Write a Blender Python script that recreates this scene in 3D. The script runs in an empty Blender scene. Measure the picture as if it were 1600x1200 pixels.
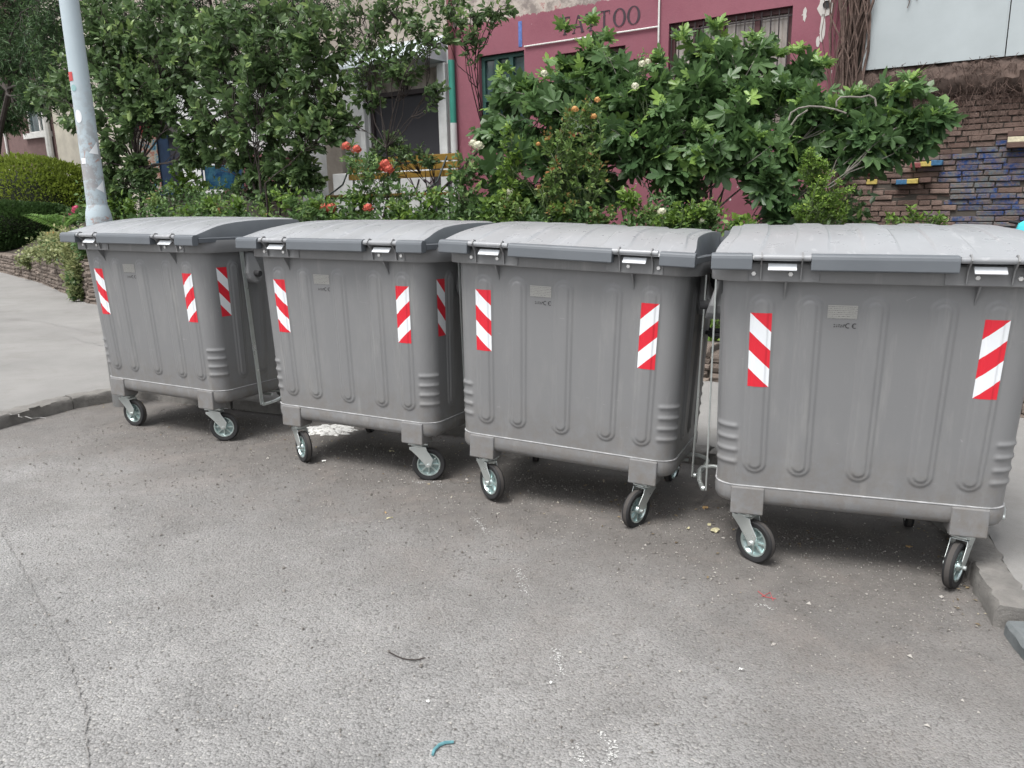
import bpy, math, random
import numpy as np
from mathutils import Vector, Matrix
rnd = random.Random(7); nr = np.random.default_rng(7)
R = math.radians
S = bpy.context.scene
COL = S.collection
# ---------------------------------------------------------------- camera
CAM_H, PITCH, ROLL, FPX = 1.5848, 0.2302, -0.0215, 1230.6
cp, sp = math.cos(PITCH), math.sin(PITCH); cr, sr = math.cos(ROLL), math.sin(ROLL)
fw = Vector((0, cp, -sp)); up0 = Vector((0, sp, cp)); rt0 = Vector((1, 0, 0))
rt = rt0*cr + up0*sr; up = -rt0*sr + up0*cr
cam = bpy.data.cameras.new('camera'); co = bpy.data.objects.new('camera', cam); COL.objects.link(co)
cam.sensor_width = 36; cam.lens = 36*FPX/1600; cam.clip_end = 400; cam.clip_start = .05
co.matrix_world = Matrix(((rt.x, up.x, -fw.x, 0), (rt.y, up.y, -fw.y, 0), (rt.z, up.z, -fw.z, CAM_H), (0, 0, 0, 1)))
S.camera = co
C = Vector((0, 0, CAM_H))
# ---------------------------------------------------------------- light
SUN_EL, SUN_AZ = R(64), R(222)      # azimuth measured clockwise from +y
w = bpy.data.worlds.new('World'); S.world = w; w.use_nodes = True
nt = w.node_tree; bg = nt.nodes['Background']
sky = nt.nodes.new('ShaderNodeTexSky'); sky.sky_type = 'NISHITA'; sky.sun_disc = False
sky.sun_elevation = SUN_EL; sky.sun_rotation = SUN_AZ; sky.dust_density = 4; sky.air_density = 1
hs = nt.nodes.new('ShaderNodeHueSaturation'); hs.inputs['Saturation'].default_value = .16
nt.links.new(sky.outputs[0], hs.inputs['Color']); nt.links.new(hs.outputs[0], bg.inputs[0]); bg.inputs[1].default_value = .125
sd = bpy.data.lights.new('sun', 'SUN'); sd.energy = 1.45; sd.angle = R(24); sd.color = (1, .97, .93)
so = bpy.data.objects.new('sun', sd); COL.objects.link(so)
sdir = Vector((math.sin(SUN_AZ)*math.cos(SUN_EL), math.cos(SUN_AZ)*math.cos(SUN_EL), math.sin(SUN_EL)))
so.rotation_euler = sdir.to_track_quat('Z', 'Y').to_euler(); so.location = (0, -4, 12)
S.view_settings.view_transform = 'Standard'; S.view_settings.look = 'None'
S.view_settings.exposure = 1.02; S.view_settings.gamma = 1
# ---------------------------------------------------------------- pixel / ground helpers (photo is 1600 x 1200)
GX, GY, GZ0 = -.0282, -.017, .035
def gz(x, y):
    x = np.clip(x, -16, 12); y = np.clip(y, -6, 24)
    return GX*x + GY*(y-4) + GZ0
def ray(U, V): return fw*FPX + rt*(U-800) - up*(V-600)
def at(U, V, Y):
    v = ray(U, V); return C + v*(Y/v.y)
def grd(U, V, dz=0):
    v = ray(U, V); t = (GY*-4 + GZ0 + dz - C.z)/(v.z - GX*v.x - GY*v.y); return C + v*t
F0 = Vector((4.9, 9.0, 0)); FE = Vector((-.83, .5577, 0)).normalized(); FN = Vector((-FE.y, FE.x, 0))   # facade line, normal to the street
def FP(s, z, q=0): return F0 + FE*s + FN*q + Vector((0, 0, z))
def fac(U, V, q=0):
    v = ray(U, V); F = F0 + FN*q; t = ((F-C).dot(FN))/v.dot(FN); P = C + v*t; return (P-F).dot(FE), P.z
# ---------------------------------------------------------------- material helpers
class NT:
    def __init__(s, name):
        s.m = bpy.data.materials.new(name); s.m.use_nodes = True; s.t = s.m.node_tree; s.n = s.t.nodes; s.b = s.n['Principled BSDF']
        s.out = s.n['Material Output']; s._tc = None
    def link(s, a, b): s.t.links.new(a, b)
    def node(s, ty, **kw):
        n = s.n.new(ty)
        for k, v in kw.items(): setattr(n, k, v)
        return n
    def tc(s):
        if not s._tc: s._tc = s.node('ShaderNodeTexCoord')
        return s._tc.outputs['Object']
    def mapped(s, scale):
        m = s.node('ShaderNodeMapping'); m.inputs['Scale'].default_value = scale; s.link(s.tc(), m.inputs['Vector']); return m.outputs[0]
    def noise(s, scale, detail=4, rough=.6, vec=None, dist=0):
        n = s.node('ShaderNodeTexNoise'); n.inputs['Scale'].default_value = scale; n.inputs['Detail'].default_value = detail
        n.inputs['Roughness'].default_value = rough; n.inputs['Distortion'].default_value = dist
        s.link(vec or s.tc(), n.inputs['Vector']); return n.outputs['Fac']
    def vor(s, scale, feature='F1', out='Distance', vec=None):
        n = s.node('ShaderNodeTexVoronoi'); n.feature = feature; n.inputs['Scale'].default_value = scale
        s.link(vec or s.tc(), n.inputs['Vector']); return n.outputs[out]
    def ramp(s, f, stops):
        r = s.node('ShaderNodeValToRGB'); e = r.color_ramp.elements
        while len(e) < len(stops): e.new(.5)
        for q, (p, c) in zip(e, stops):
            q.position = p; q.color = (*c, 1) if isinstance(c, tuple) else (c, c, c, 1)
        s.link(f, r.inputs[0]); return r.outputs[0]
    def mix(s, f, a, b, mode='MIX'):
        m = s.node('ShaderNodeMix', data_type='RGBA', blend_type=mode)
        for i, v in ((0, f), (6, a), (7, b)):
            sock = m.inputs[i]
            if isinstance(v, (int, float)): sock.default_value = v if i == 0 else (v, v, v, 1)
            elif isinstance(v, tuple): sock.default_value = (*v, 1)
            else: s.link(v, sock)
        return m.outputs[2]
    def math(s, op, a, b=0.):
        m = s.node('ShaderNodeMath', operation=op)
        for i, v in enumerate((a, b)):
            if isinstance(v, (int, float)): m.inputs[i].default_value = v
            else: s.link(v, m.inputs[i])
        return m.outputs[0]
    def sep(s):
        n = s.node('ShaderNodeSeparateXYZ'); s.link(s.tc(), n.inputs[0]); return n.outputs
    def attr(s, name, out='Fac'):
        n = s.node('ShaderNodeAttribute'); n.attribute_name = name; return n.outputs[out]
    def bump(s, h, strength=.5, dist=.01, prev=None):
        b = s.node('ShaderNodeBump'); b.inputs['Strength'].default_value = strength; b.inputs['Distance'].default_value = dist
        s.link(h, b.inputs['Height'])
        if prev: s.link(prev, b.inputs['Normal'])
        return b.outputs[0]
    def fin(s, col, rough=.6, metal=0, bump=None, spec=None):
        if isinstance(col, tuple): s.b.inputs['Base Color'].default_value = (*col, 1)
        else: s.link(col, s.b.inputs['Base Color'])
        if isinstance(rough, (int, float)): s.b.inputs['Roughness'].default_value = rough
        else: s.link(rough, s.b.inputs['Roughness'])
        s.b.inputs['Metallic'].default_value = metal
        if bump: s.link(bump, s.b.inputs['Normal'])
        if spec is not None: s.b.inputs['Specular IOR Level'].default_value = spec
        return s.m
def mat(name, col, rough=.6, metal=0, var=.12, scale=6, bump=0, bscale=60, spec=None):
    t = NT(name); f = t.noise(scale, 5)
    c = t.mix(t.ramp(f, [(.3, 0), (.7, 1)]), tuple(x*(1-var) for x in col), tuple(min(1, x*(1+var)) for x in col))
    b = t.bump(t.noise(bscale, 4), bump, .004) if bump else None
    return t.fin(c, rough, metal, b, spec)
def leafmat(name, dark, light, tip=None, rough=.45, trans=.34):
    t = NT(name); a = t.attr('tint')
    st = [(0, dark), (.75, light)] + ([(1, tip)] if tip else [])
    c = t.ramp(a, st)
    t.fin(c, rough, spec=.35)
    tr = t.node('ShaderNodeBsdfTranslucent'); t.link(t.mix(.5, c, light), tr.inputs[0])
    mx = t.node('ShaderNodeMixShader'); mx.inputs[0].default_value = trans
    t.link(t.b.outputs[0], mx.inputs[1]); t.link(tr.outputs[0], mx.inputs[2]); t.link(mx.outputs[0], t.out.inputs[0])
    return t.m
# ---------------------------------------------------------------- mesh builder
class MB:
    def __init__(s): s.v = []; s.f = []; s.mi = []
    def add(s, vs, fs, mi=0):
        o = len(s.v); s.v += [tuple(v) for v in vs]; s.f += [tuple(o+i for i in f) for f in fs]; s.mi += [mi]*len(fs); return s
    def box(s, x0, x1, y0, y1, z0, z1, mi=0, M=None):
        vs = [Vector((x, y, z)) for z in (z0, z1) for y in (y0, y1) for x in (x0, x1)]
        if M: vs = [M @ v for v in vs]
        return s.add(vs, [(0, 2, 3, 1), (4, 5, 7, 6), (0, 1, 5, 4), (2, 6, 7, 3), (0, 4, 6, 2), (1, 3, 7, 5)], mi)
    def hexa(s, P, mi=0): return s.add(P, [(0, 2, 3, 1), (4, 5, 7, 6), (0, 1, 5, 4), (2, 6, 7, 3), (0, 4, 6, 2), (1, 3, 7, 5)], mi)
    def fbox(s, s0, s1, z0, z1, q0, q1, mi=0):
        return s.hexa([FP(a, z, q) for z in (z0, z1) for q in (q0, q1) for a in (s0, s1)], mi)
    def tube(s, pts, r, n=8, mi=0, cap=True):
        pts = [Vector(p) for p in pts]; rs = r if isinstance(r, (list, tuple)) else [r]*len(pts)
        rings = []; prev = None
        for i, p in enumerate(pts):
            d = (pts[min(i+1, len(pts)-1)] - pts[max(i-1, 0)]).normalized()
            a = prev - d*prev.dot(d) if prev else d.orthogonal()
            if a.length < 1e-5: a = d.orthogonal()
            a.normalize(); prev = a; b = d.cross(a)
            rings.append([p + (a*math.cos(2*math.pi*k/n) + b*math.sin(2*math.pi*k/n))*rs[i] for k in range(n)])
        vs = [v for g in rings for v in g]; fs = []
        for i in range(len(pts)-1):
            for k in range(n): fs.append((i*n+k, i*n+(k+1) % n, (i+1)*n+(k+1) % n, (i+1)*n+k))
        if cap: fs += [tuple(range(n))[::-1], tuple((len(pts)-1)*n+k for k in range(n))]
        return s.add(vs, fs, mi)
    def prism(s, poly, fn, d0, d1, mi=0):
        n = len(poly); vs = [fn(a, b, d0) for a, b in poly] + [fn(a, b, d1) for a, b in poly]
        fs = [tuple(range(n))[::-1], tuple(range(n, 2*n))] + [(i, (i+1) % n, n+(i+1) % n, n+i) for i in range(n)]
        return s.add(vs, fs, mi)
    def lathe(s, prof, n=24, M=None, mi=0):    # prof (r, h) about local z
        vs = [];
        for r, h in prof:
            for k in range(n): vs.append(Vector((r*math.cos(2*math.pi*k/n), r*math.sin(2*math.pi*k/n), h)))
        if M: vs = [M @ v for v in vs]
        fs = [(i*n+k, i*n+(k+1) % n, (i+1)*n+(k+1) % n, (i+1)*n+k) for i in range(len(prof)-1) for k in range(n)]
        return s.add(vs, fs, mi)
    def build(s, name, mats, parent=None, smooth=False, bevel=0, loc=None):
        me = bpy.data.meshes.new(name)
        if loc is not None:
            l = Vector(loc); s.v = [tuple(Vector(v)-l) for v in s.v]
        me.from_pydata(s.v, [], s.f)
        if not isinstance(mats, (list, tuple)): mats = [mats]
        for m in mats: me.materials.append(m)
        me.polygons.foreach_set('material_index', s.mi)
        me.update()
        import bmesh
        bm = bmesh.new(); bm.from_mesh(me); bmesh.ops.recalc_face_normals(bm, faces=bm.faces); bm.to_mesh(me); bm.free()
        if smooth:
            me.polygons.foreach_set('use_smooth', [True]*len(me.polygons)); me.set_sharp_from_angle(angle=R(40))
        o = bpy.data.objects.new(name, me); COL.objects.link(o)
        if loc is not None: o.location = loc
        if parent: o.parent = parent
        if bevel:
            b = o.modifiers.new('bevel', 'BEVEL'); b.width = bevel; b.segments = 2; b.limit_method = 'ANGLE'; b.harden_normals = False
        return o
def tag(o, label=None, cat=None, group=None, kind=None):
    for k, v in (('label', label), ('category', cat), ('group', group), ('kind', kind)):
        if v: o[k] = v
    return o
def empty(name, loc=(0, 0, 0), rz=0):
    o = bpy.data.objects.new(name, None); COL.objects.link(o); o.location = loc; o.rotation_euler = (0, 0, rz); o.empty_display_size = .1; return o
def copy_tree(o, parent=None):
    c = o.copy(); COL.objects.link(c); c.parent = parent
    for ch in list(o.children): copy_tree(ch, c)
    return c
def sstep(a, b, x): t = np.clip((x-a)/(b-a), 0, 1); return t*t*(3-2*t)
# ================================================================ SETTING
def asphalt(name, base, brown=True, patch=False):
    t = NT(name)
    big = t.noise(.55, 5, .6); mid = t.noise(4, 5, .65); fine = t.noise(240, 3, .8)
    v = t.vor(125, out='Color'); vb = t.vor(125)
    c = t.mix(t.ramp(big, [(.35, 0), (.65, 1)]), tuple(x*.84 for x in base), tuple(x*1.12 for x in base))
    st = t.noise(1.7, 6, .62, dist=.4); c = t.mix(t.ramp(st, [(.47, 0), (.64, .62)]), c, tuple(x*.62 for x in base))
    c = t.mix(t.ramp(mid, [(.35, 0), (.7, .35)]), c, tuple(x*.7 for x in base))
    sepc = t.node('ShaderNodeSeparateColor'); t.link(v, sepc.inputs[0])
    c = t.mix(.42, c, t.mix(t.ramp(sepc.outputs[0], [(0, 0), (1, 1)]), .62, 1.35), 'MULTIPLY')
    c = t.mix(t.ramp(sepc.outputs[1], [(.965, 0), (.975, .6)]), c, (.42, .41, .39))
    c = t.mix(t.math('MULTIPLY', t.ramp(vb, [(.62, 0), (.85, .6)]), 1), c, (.05, .048, .046))
    if brown:   # trodden-in earth and leaf dirt, darkened to paint in contact shade under the containers
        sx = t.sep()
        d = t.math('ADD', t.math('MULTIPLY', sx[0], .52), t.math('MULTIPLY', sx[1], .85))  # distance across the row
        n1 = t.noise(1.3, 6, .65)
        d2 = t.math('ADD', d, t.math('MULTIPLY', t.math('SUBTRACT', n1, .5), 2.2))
        dirt_shade = t.ramp(d2, [(0, 0), (1, 1)])
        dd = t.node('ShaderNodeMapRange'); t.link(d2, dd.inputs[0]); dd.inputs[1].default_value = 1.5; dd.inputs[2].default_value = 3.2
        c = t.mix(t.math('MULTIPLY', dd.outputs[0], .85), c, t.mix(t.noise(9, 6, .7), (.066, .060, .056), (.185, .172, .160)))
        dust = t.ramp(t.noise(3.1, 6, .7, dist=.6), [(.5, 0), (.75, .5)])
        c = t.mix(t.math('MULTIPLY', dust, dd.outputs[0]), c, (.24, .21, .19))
    h = t.math('ADD', t.math('MULTIPLY', vb, -1), t.math('MULTIPLY', fine, .5))
    b = t.bump(h, .85, .005); b = t.bump(t.noise(48, 4, .7), .55, .006, b); b = t.bump(t.noise(7, 5, .6), .3, .02, b)
    return t.fin(c, .85, bump=b, spec=.25)
M = {}
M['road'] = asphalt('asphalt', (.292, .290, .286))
M['patch'] = asphalt('old_asphalt', (.286, .285, .281), brown=False)
def pave():
    t = NT('pavement_asphalt'); big = t.noise(.8, 6, .65)
    c = t.mix(t.ramp(big, [(.3, 0), (.7, 1)]), (.205, .202, .197), (.285, .281, .273))
    c = t.mix(t.ramp(t.noise(2.6, 7, .75, dist=.5), [(.5, 0), (.72, .5)]), c, (.17, .16, .15))
    c = t.mix(t.ramp(t.noise(110, 4, .8), [(.3, 0), (.7, .6)]), c, t.mix(.5, c, (.16, .155, .15)))
    return t.fin(c, .88, bump=t.bump(t.noise(140, 4, .8), .5, .004), spec=.2)
M['pave'] = pave()
def stone(name, a, b, sc=9, moss=None):
    t = NT(name); f = t.noise(sc, 7, .7)
    c = t.mix(t.ramp(f, [(.3, 0), (.7, 1)]), a, b)
    at_ = t.attr('tint'); c = t.mix(t.ramp(at_, [(0, .0), (1, .55)]), c, tuple(x*.45 for x in a))
    if moss: c = t.mix(t.ramp(t.noise(5, 5), [(.55, 0), (.62, .8)]), c, moss)
    return t.fin(c, .9, bump=t.bump(t.noise(55, 6, .75), .8, .012), spec=.2)
M['kerb'] = stone('kerb_stone', (.15, .145, .138), (.25, .24, .225))
M['kerb2'] = stone('kerb_stone_grey', (.12, .135, .14), (.19, .205, .21))
M['wallstone'] = stone('wall_stone', (.13, .105, .09), (.25, .21, .18), 7)
M['mortar'] = mat('mortar', (.08, .07, .06), .95, bump=.6)
M['soil'] = mat('soil', (.035, .028, .02), .95, bump=.8, bscale=30)
def sheet(name, poly, hz, m, kind='structure', thick=0, step=None):
    b = MB(); P = [Vector((x, y, float(gz(x, y))+hz)) for x, y in poly]; n = len(P)
    b.add(P, [tuple(range(n))])
    if thick: b.add(P+[p-Vector((0, 0, thick)) for p in P], [(i, n+i, n+(i+1) % n, (i+1) % n) for i in range(n)])
    o = b.build(name, m); tag(o, kind=kind); return o
# road: one sheet to the horizon
xs = sorted(set([-150, -60, -16, -8, -4, 0, 4, 8, 12, 40, 150])); ys = [-150, -40, -6, 0, 4, 8, 14, 24, 60, 160]
b = MB(); b.add([(x, y, float(gz(x, y))) for y in ys for x in xs], [(j*len(xs)+i, j*len(xs)+i+1, (j+1)*len(xs)+i+1, (j+1)*len(xs)+i) for j in range(len(ys)-1) for i in range(len(xs)-1)])
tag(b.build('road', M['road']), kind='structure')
# older strip of asphalt at the lower left, its broken edge 4 mm proud
edge = [grd(u, v) for u, v in ((-20, 800), (8, 845), (30, 880), (48, 918), (72, 965), (98, 1012), (116, 1060), (132, 1110), (138, 1160), (140, 1230))]
ed = []
for a, c in zip(edge[:-1], edge[1:]):
    for k in range(8):
        p = a.lerp(c, k/8); ed.append((p.x+rnd.uniform(-.006, .006), p.y+rnd.uniform(-.006, .006)))
poly = ed + [(edge[-1].x, edge[-1].y), (-1.25, .8), (-9, .8), (-9, 3.0)]
sheet('road_patch', poly, .004, M['patch'], thick=.006)
b = MB()
for (x0, y0), (x1, y1) in zip(ed[:-1], ed[1:]):
    w0 = rnd.uniform(.0005, .0045)
    b.add([(x0, y0, float(gz(x0, y0))+.0075), (x1, y1, float(gz(x1, y1))+.0075), (x1+w0, y1+w0*.3, float(gz(x1, y1))+.0072), (x0+w0, y0+w0*.3, float(gz(x0, y0))+.0072)], [(0, 1, 2, 3)])
M['crack'] = mat('crack_dark', (.225, .22, .213), .95)
tag(b.build('road_seam', M['crack']), kind='structure')
# kerb line
KERB = [(-5.2, .5), (-4.15, 3.6), (-3.66, 5.25), (-3.42, 5.95), (-3.12, 6.32), (-2.2, 5.98), (1.2, 4.62), (1.8, 4.22), (2.12, 3.8), (2.1, 3.52), (1.93, 3.08), (1.80, 2.68)]
KERB = [(x*.978, y*.978) for x, y in KERB]
WALL = [(-15.5, 22.5), (-11.9, 18.5), (-9.4, 15.8), (-6.45, 12.1), (1.7, 6.6), (3.8, 5.3), (8, 2.4)]
PH = .085
def offs(poly, d):
    out = []
    for i, p in enumerate(poly):
        a = Vector(poly[max(i-1, 0)]); c = Vector(poly[min(i+1, len(poly)-1)]); t = (c-a).normalized(); out.append((p[0]-t.y*d, p[1]+t.x*d))
    return out
kin = offs(KERB, .13)
sheet('sidewalk', kin + [(1.92, 2.3), (2.3, .2), (9, .2), (8, 2.4)] + WALL[-2::-1] + [(-18, 16), (-18, .5)], PH, M['pave'], thick=.2)
def kerb_seg(b, p0, p1, w, h, mi=0, n=10, rough=.008):
    p0 = Vector((*p0, 0)); p1 = Vector((*p1, 0)); t = (p1-p0); L = t.length; t.normalize(); nrm = Vector((-t.y, t.x, 0)); n = max(2, int(L/.045))
    prof = [(0, -.1), (0, h*.55), (.004, h-.012), (.014, h), (w*.5, h+.003), (w-.006, h), (w, h-.02), (w, -.1)]
    vs = []
    for i in range(n+1):
        p = p0+t*(.004+(L-.008)*i/n)
        for k, (a, z) in enumerate(prof):
            j = rough if 0 < k < 7 else 0
            q = p+nrm*(a+rnd.gauss(0, j*.7)); vs.append((q.x, q.y, float(gz(q.x, q.y))+z+rnd.gauss(0, j*.35)))
    m = len(prof); fs = [(i*m+k, i*m+k+1, (i+1)*m+k+1, (i+1)*m+k) for i in range(n) for k in range(m-1)]
    fs += [tuple(range(m)), tuple(n*m+k for k in range(m))[::-1]]
    b.add(vs, fs, mi)
b = MB()
for a, c in zip(KERB[:-1], KERB[1:]):
    L = (Vector(c)-Vector(a)).length; k = max(1, round(L/.8))
    for i in range(k):
        A = Vector(a).lerp(Vector(c), i/k); B = Vector(a).lerp(Vector(c), (i+1)/k); kerb_seg(b, tuple(A), tuple(B), .135, PH+.004)
tag(b.build('kerb', M['kerb'], smooth=True), kind='structure')
b = MB(); kerb_seg(b, (1.765, 2.575), (1.69, 2.23), .16, PH-.03, rough=.004); kerb_seg(b, (1.69, 2.22), (1.60, 1.6), .16, PH-.03, rough=.004)
tag(b.build('kerb', M['kerb2'], smooth=True), kind='structure')
# cracks in the pavement at the left
b = MB()
for pts in ([(0, 497), (60, 502), (100, 510), (150, 520)], [(0, 545), (60, 535), (110, 525), (150, 518)], [(112, 527), (128, 533), (160, 540)], [(0, 640), (30, 650), (70, 655)]):
    P = [grd(u, v, PH+.003) for u, v in pts]; q = []
    for a, c in zip(P[:-1], P[1:]):
        for k in range(6): p = a.lerp(c, k/6); q.append(p+Vector((rnd.gauss(0, .012), rnd.gauss(0, .02), 0)))
    q.append(P[-1])
    for a, c in zip(q[:-1], q[1:]):
        wv = Vector((0, rnd.uniform(.004, .014), 0)); b.add([a, c, c+wv, a+wv], [(0, 1, 2, 3)])
tag(b.build('sidewalk_crack', M['crack']), kind='structure')
# garden bed and terrace behind the low wall
def wall_top(x): return float(np.interp(x, [-15.5, -11.9, -9.4, -6.45, 1.7, 3.8, 8], [.6, .6, .72, .84, .28, .26, .2]))
def wall_at(x): return float(np.interp(x, [w_[0] for w_ in WALL], [w_[1] for w_ in WALL]))
def soil_z(P):
    s = (P-F0).dot(FE); d = (P.y-wall_at(P.x))*.83
    T = float(np.interp(s, [-6, 1.0, 4, 30], [.3, .45, 1.22, 1.3])); zt = wall_top(P.x)-.04
    return zt+(T-zt)*float(sstep(.1, 2.2, d))
def wall_Y(U, V=380):     # depth at which a line of sight crosses the low wall
    v = ray(U, V); k = v.x/v.y
    for (x0, y0), (x1, y1) in zip(WALL[:-1], WALL[1:]):
        den = (x1-x0)-k*(y1-y0); t = (k*y0-x0)/den if abs(den) > 1e-9 else -1
        if -1e-6 <= t <= 1+1e-6: return y0+(y1-y0)*t
    return 8.
def bedY(U, Y): return max(Y, wall_Y(U)+.35+.35*(Y-6.6))      # keeps a plant behind the wall
b = MB(); NS, NQ = 60, 14; vs = []
for i in range(NS+1):
    x = -15.5+23.5*i/NS
    p0 = Vector((x, wall_at(x)+.12, 0))
    tq = (F0-p0).dot(FN) - (5 if x < -7 else 0)
    for j in range(NQ+1):
        P = p0 + FN*(tq*(j/NQ)) + Vector((0, 0, 0)); P.z = soil_z(P); vs.append(P)
b.add(vs, [(i*(NQ+1)+j, (i+1)*(NQ+1)+j, (i+1)*(NQ+1)+j+1, i*(NQ+1)+j+1) for i in range(NS) for j in range(NQ)])
tag(b.build('garden_soil', M['soil'], smooth=True), kind='structure')
# low garden wall, rough stone courses
def tinted(o, vals):
    a = o.data.attributes.new('tint', 'FLOAT', 'POINT'); a.data.foreach_set('value', np.asarray(vals, dtype=np.float32))
def rough_block(b, P0, t, nrm, L, z0, z1, dep, j, tv, tint):
    n0 = len(b.v)
    e = min(.012, (z1-z0)*.25)
    prof = [(0, z0+.002), (j+e*.0, z0+e), (j+.006, (z0+z1)/2), (j, z1-e), (0, z1-.002), (-dep, z1-.002), (-dep, z0+.002)]
    vs = []
    for i, u in enumerate((.004, .016, L*.35, L*.7, L-.016, L-.004)):
        inn = .01 if i in (0, 5) else 0
        for k, (q, z) in enumerate(prof):
            jj = .005 if 0 < k < 4 and 0 < i < 5 else .001
            p = P0+t*u+nrm*(q-inn*(k < 5)+rnd.gauss(0, jj)); vs.append((p.x, p.y, z+rnd.gauss(0, jj*.5)))
    m = 7
    b.add(vs, [(i*m+k, i*m+(k+1) % m, (i+1)*m+(k+1) % m, (i+1)*m+k) for i in range(5) for k in range(m)]+[tuple(range(m)), tuple(5*m+k for k in range(m))[::-1]])
    tint += [tv]*(len(b.v)-n0)
b = MB(); tint = []; core = MB()
for (x0, y0), (x1, y1) in zip(WALL[1:-1], WALL[2:]):
    a = Vector((x0, y0, 0)); c = Vector((x1, y1, 0)); L = (c-a).length; t = (c-a).normalized(); nrm = Vector((t.y, -t.x, 0))
    K = max(1, int(L/1.6))
    for kk in range(K):
        A = a+t*(L*kk/K); B = a+t*(L*(kk+1)/K); zt = wall_top((A.x+B.x)/2); zb = min(float(gz(A.x, A.y)), float(gz(B.x, B.y)))+PH-.03
        core.hexa([A-nrm*.3+Vector((0, 0, zb-.2)), B-nrm*.3+Vector((0, 0, zb-.2)), A-nrm*.02+Vector((0, 0, zb-.2)), B-nrm*.02+Vector((0, 0, zb-.2)),
                   A-nrm*.3+Vector((0, 0, zt-.01)), B-nrm*.3+Vector((0, 0, zt-.01)), A-nrm*.02+Vector((0, 0, zt-.01)), B-nrm*.02+Vector((0, 0, zt-.01))])
        z = zb
        while z < zt-.02:
            h = rnd.uniform(.055, .095); u = -rnd.uniform(0, .0)
            z1 = min(z+h, zt)
            while u < L/K-.03:
                l = min(rnd.uniform(.14, .42), L/K-u); rough_block(b, A+t*u, t, nrm, l, z, z1, .2, rnd.uniform(0, .03), rnd.random()**2, tint); u += l
            z = z1
wt = empty('stone_wall', (-2.4, 9.4, .2)); tag(wt, 'low retaining wall of rough brown stones along the pavement behind the containers', 'wall')
o = b.build('stone_courses', M['wallstone'], smooth=False); tinted(o, tint); o.parent = wt; o.matrix_parent_inverse = Matrix.Translation((2.4, -9.4, -.2))
o = core.build('wall_core', M['mortar'], wt); o.matrix_parent_inverse = Matrix.Translation((2.4, -9.4, -.2))
# ================================================================ WASTE CONTAINERS
def vary(t):     # every container carries its own dirt: the pattern is shifted by the object's random number
    oi = t.node('ShaderNodeObjectInfo'); va = t.node('ShaderNodeVectorMath', operation='ADD'); mu = t.math('MULTIPLY', oi.outputs['Random'], 37.)
    co_ = t.node('ShaderNodeCombineXYZ'); [t.link(mu, co_.inputs[i]) for i in range(3)]; src = t.tc(); t.link(src, va.inputs[0]); t.link(co_.outputs[0], va.inputs[1]); t.tc = lambda: va.outputs[0]
def paint(name, col, rough, dust=.0, var=.1, metal=0, scr=False):
    t = NT(name); vary(t); f = t.noise(3.5, 6, .6)
    c = t.mix(t.ramp(f, [(.3, 0), (.7, 1)]), tuple(x*(1-var) for x in col), tuple(x*(1+var) for x in col))
    if dust:
        d = t.ramp(t.noise(2.5, 5, .6), [(.3, dust*.6), (.75, dust)])
        c = t.mix(d, c, (.42, .43, .44))
    if scr:
        sc = t.noise(14, 3, .6, vec=t.mapped((1, .12, 1)), dist=1.2)
        c = t.mix(t.ramp(sc, [(.60, 0), (.64, .22), (.68, 0)]), c, (.55, .55, .56))
    rr = t.math('ADD', t.math('MULTIPLY', t.noise(11, 5, .7), .25), rough-.12)
    return t.fin(c, rr, metal, t.bump(t.noise(420, 2, .6), .06, .001), spec=.5)
def dirty_body():
    t = NT('painted_steel_body'); s = t.sep(); vary(t)
    c = t.mix(t.noise(2.2, 5, .6), (.176, .178, .181), (.206, .209, .214))
    sm = t.noise(7, 6, .7, vec=t.mapped((1, 1, .25)))
    c = t.mix(t.ramp(sm, [(.52, 0), (.72, .35)]), c, (.27, .27, .265))
    dr = t.noise(9, 5, .7, vec=t.mapped((1.6, 1.6, .10))); c = t.mix(t.ramp(dr, [(.56, 0), (.70, .42)]), c, (.31, .31, .30))
    c = t.mix(t.ramp(t.noise(1.1, 3, .5), [(.4, 0), (.7, .3)]), c, (.14, .143, .148))
    c = t.mix(t.ramp(t.noise(13, 3, .5, vec=t.mapped((.5, .5, 3)), dist=2), [(.735, 0), (.75, .4)]), c, (.33, .33, .33))
    low = t.node('ShaderNodeMapRange'); t.link(s[2], low.inputs[0]); low.inputs[1].default_value = .62; low.inputs[2].default_value = .28
    c = t.mix(t.math('MULTIPLY', low.outputs[0], t.ramp(t.noise(16, 6, .75), [(.38, 0), (.66, .75)])), c, (.15, .13, .11))
    return t.fin(c, t.math('ADD', t.math('MULTIPLY', sm, .2), .36), 0, t.bump(t.noise(5, 3, .5), .12, .01), spec=.45)
M['body'] = dirty_body()
M['lid'] = paint('lid_plastic', (.20, .21, .225), .30, .40, scr=True)
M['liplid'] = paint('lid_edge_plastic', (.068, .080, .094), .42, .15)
M['zinc'] = paint('zinc_steel', (.58, .62, .61), .30, 0, .18, .75)
M['rimz'] = paint('zinc_wheel', (.58, .68, .67), .28, 0, .25, .85); M['rimd'] = paint('zinc_wheel_disc', (.30, .38, .38), .32, 0, .3, .75)
M['rubber'] = mat('rubber', (.013, .013, .014), .75, bump=.2, bscale=90)
M['tread'] = mat('dusty_tread', (.055, .05, .047), .9, bump=.4, bscale=60)
M['weld'] = mat('sealed_seam', (.33, .335, .34), .4, var=.3, scale=25)
M['bolt'] = paint('bolt', (.7, .7, .69), .3, 0, .1, .7)
M['hand'] = mat('handle_plate', (.68, .71, .74), .35)
M['dark'] = mat('dark_gap', (.03, .03, .032), .8)
M['ink'] = mat('printed_ink', (.03, .03, .03), .6)
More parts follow.
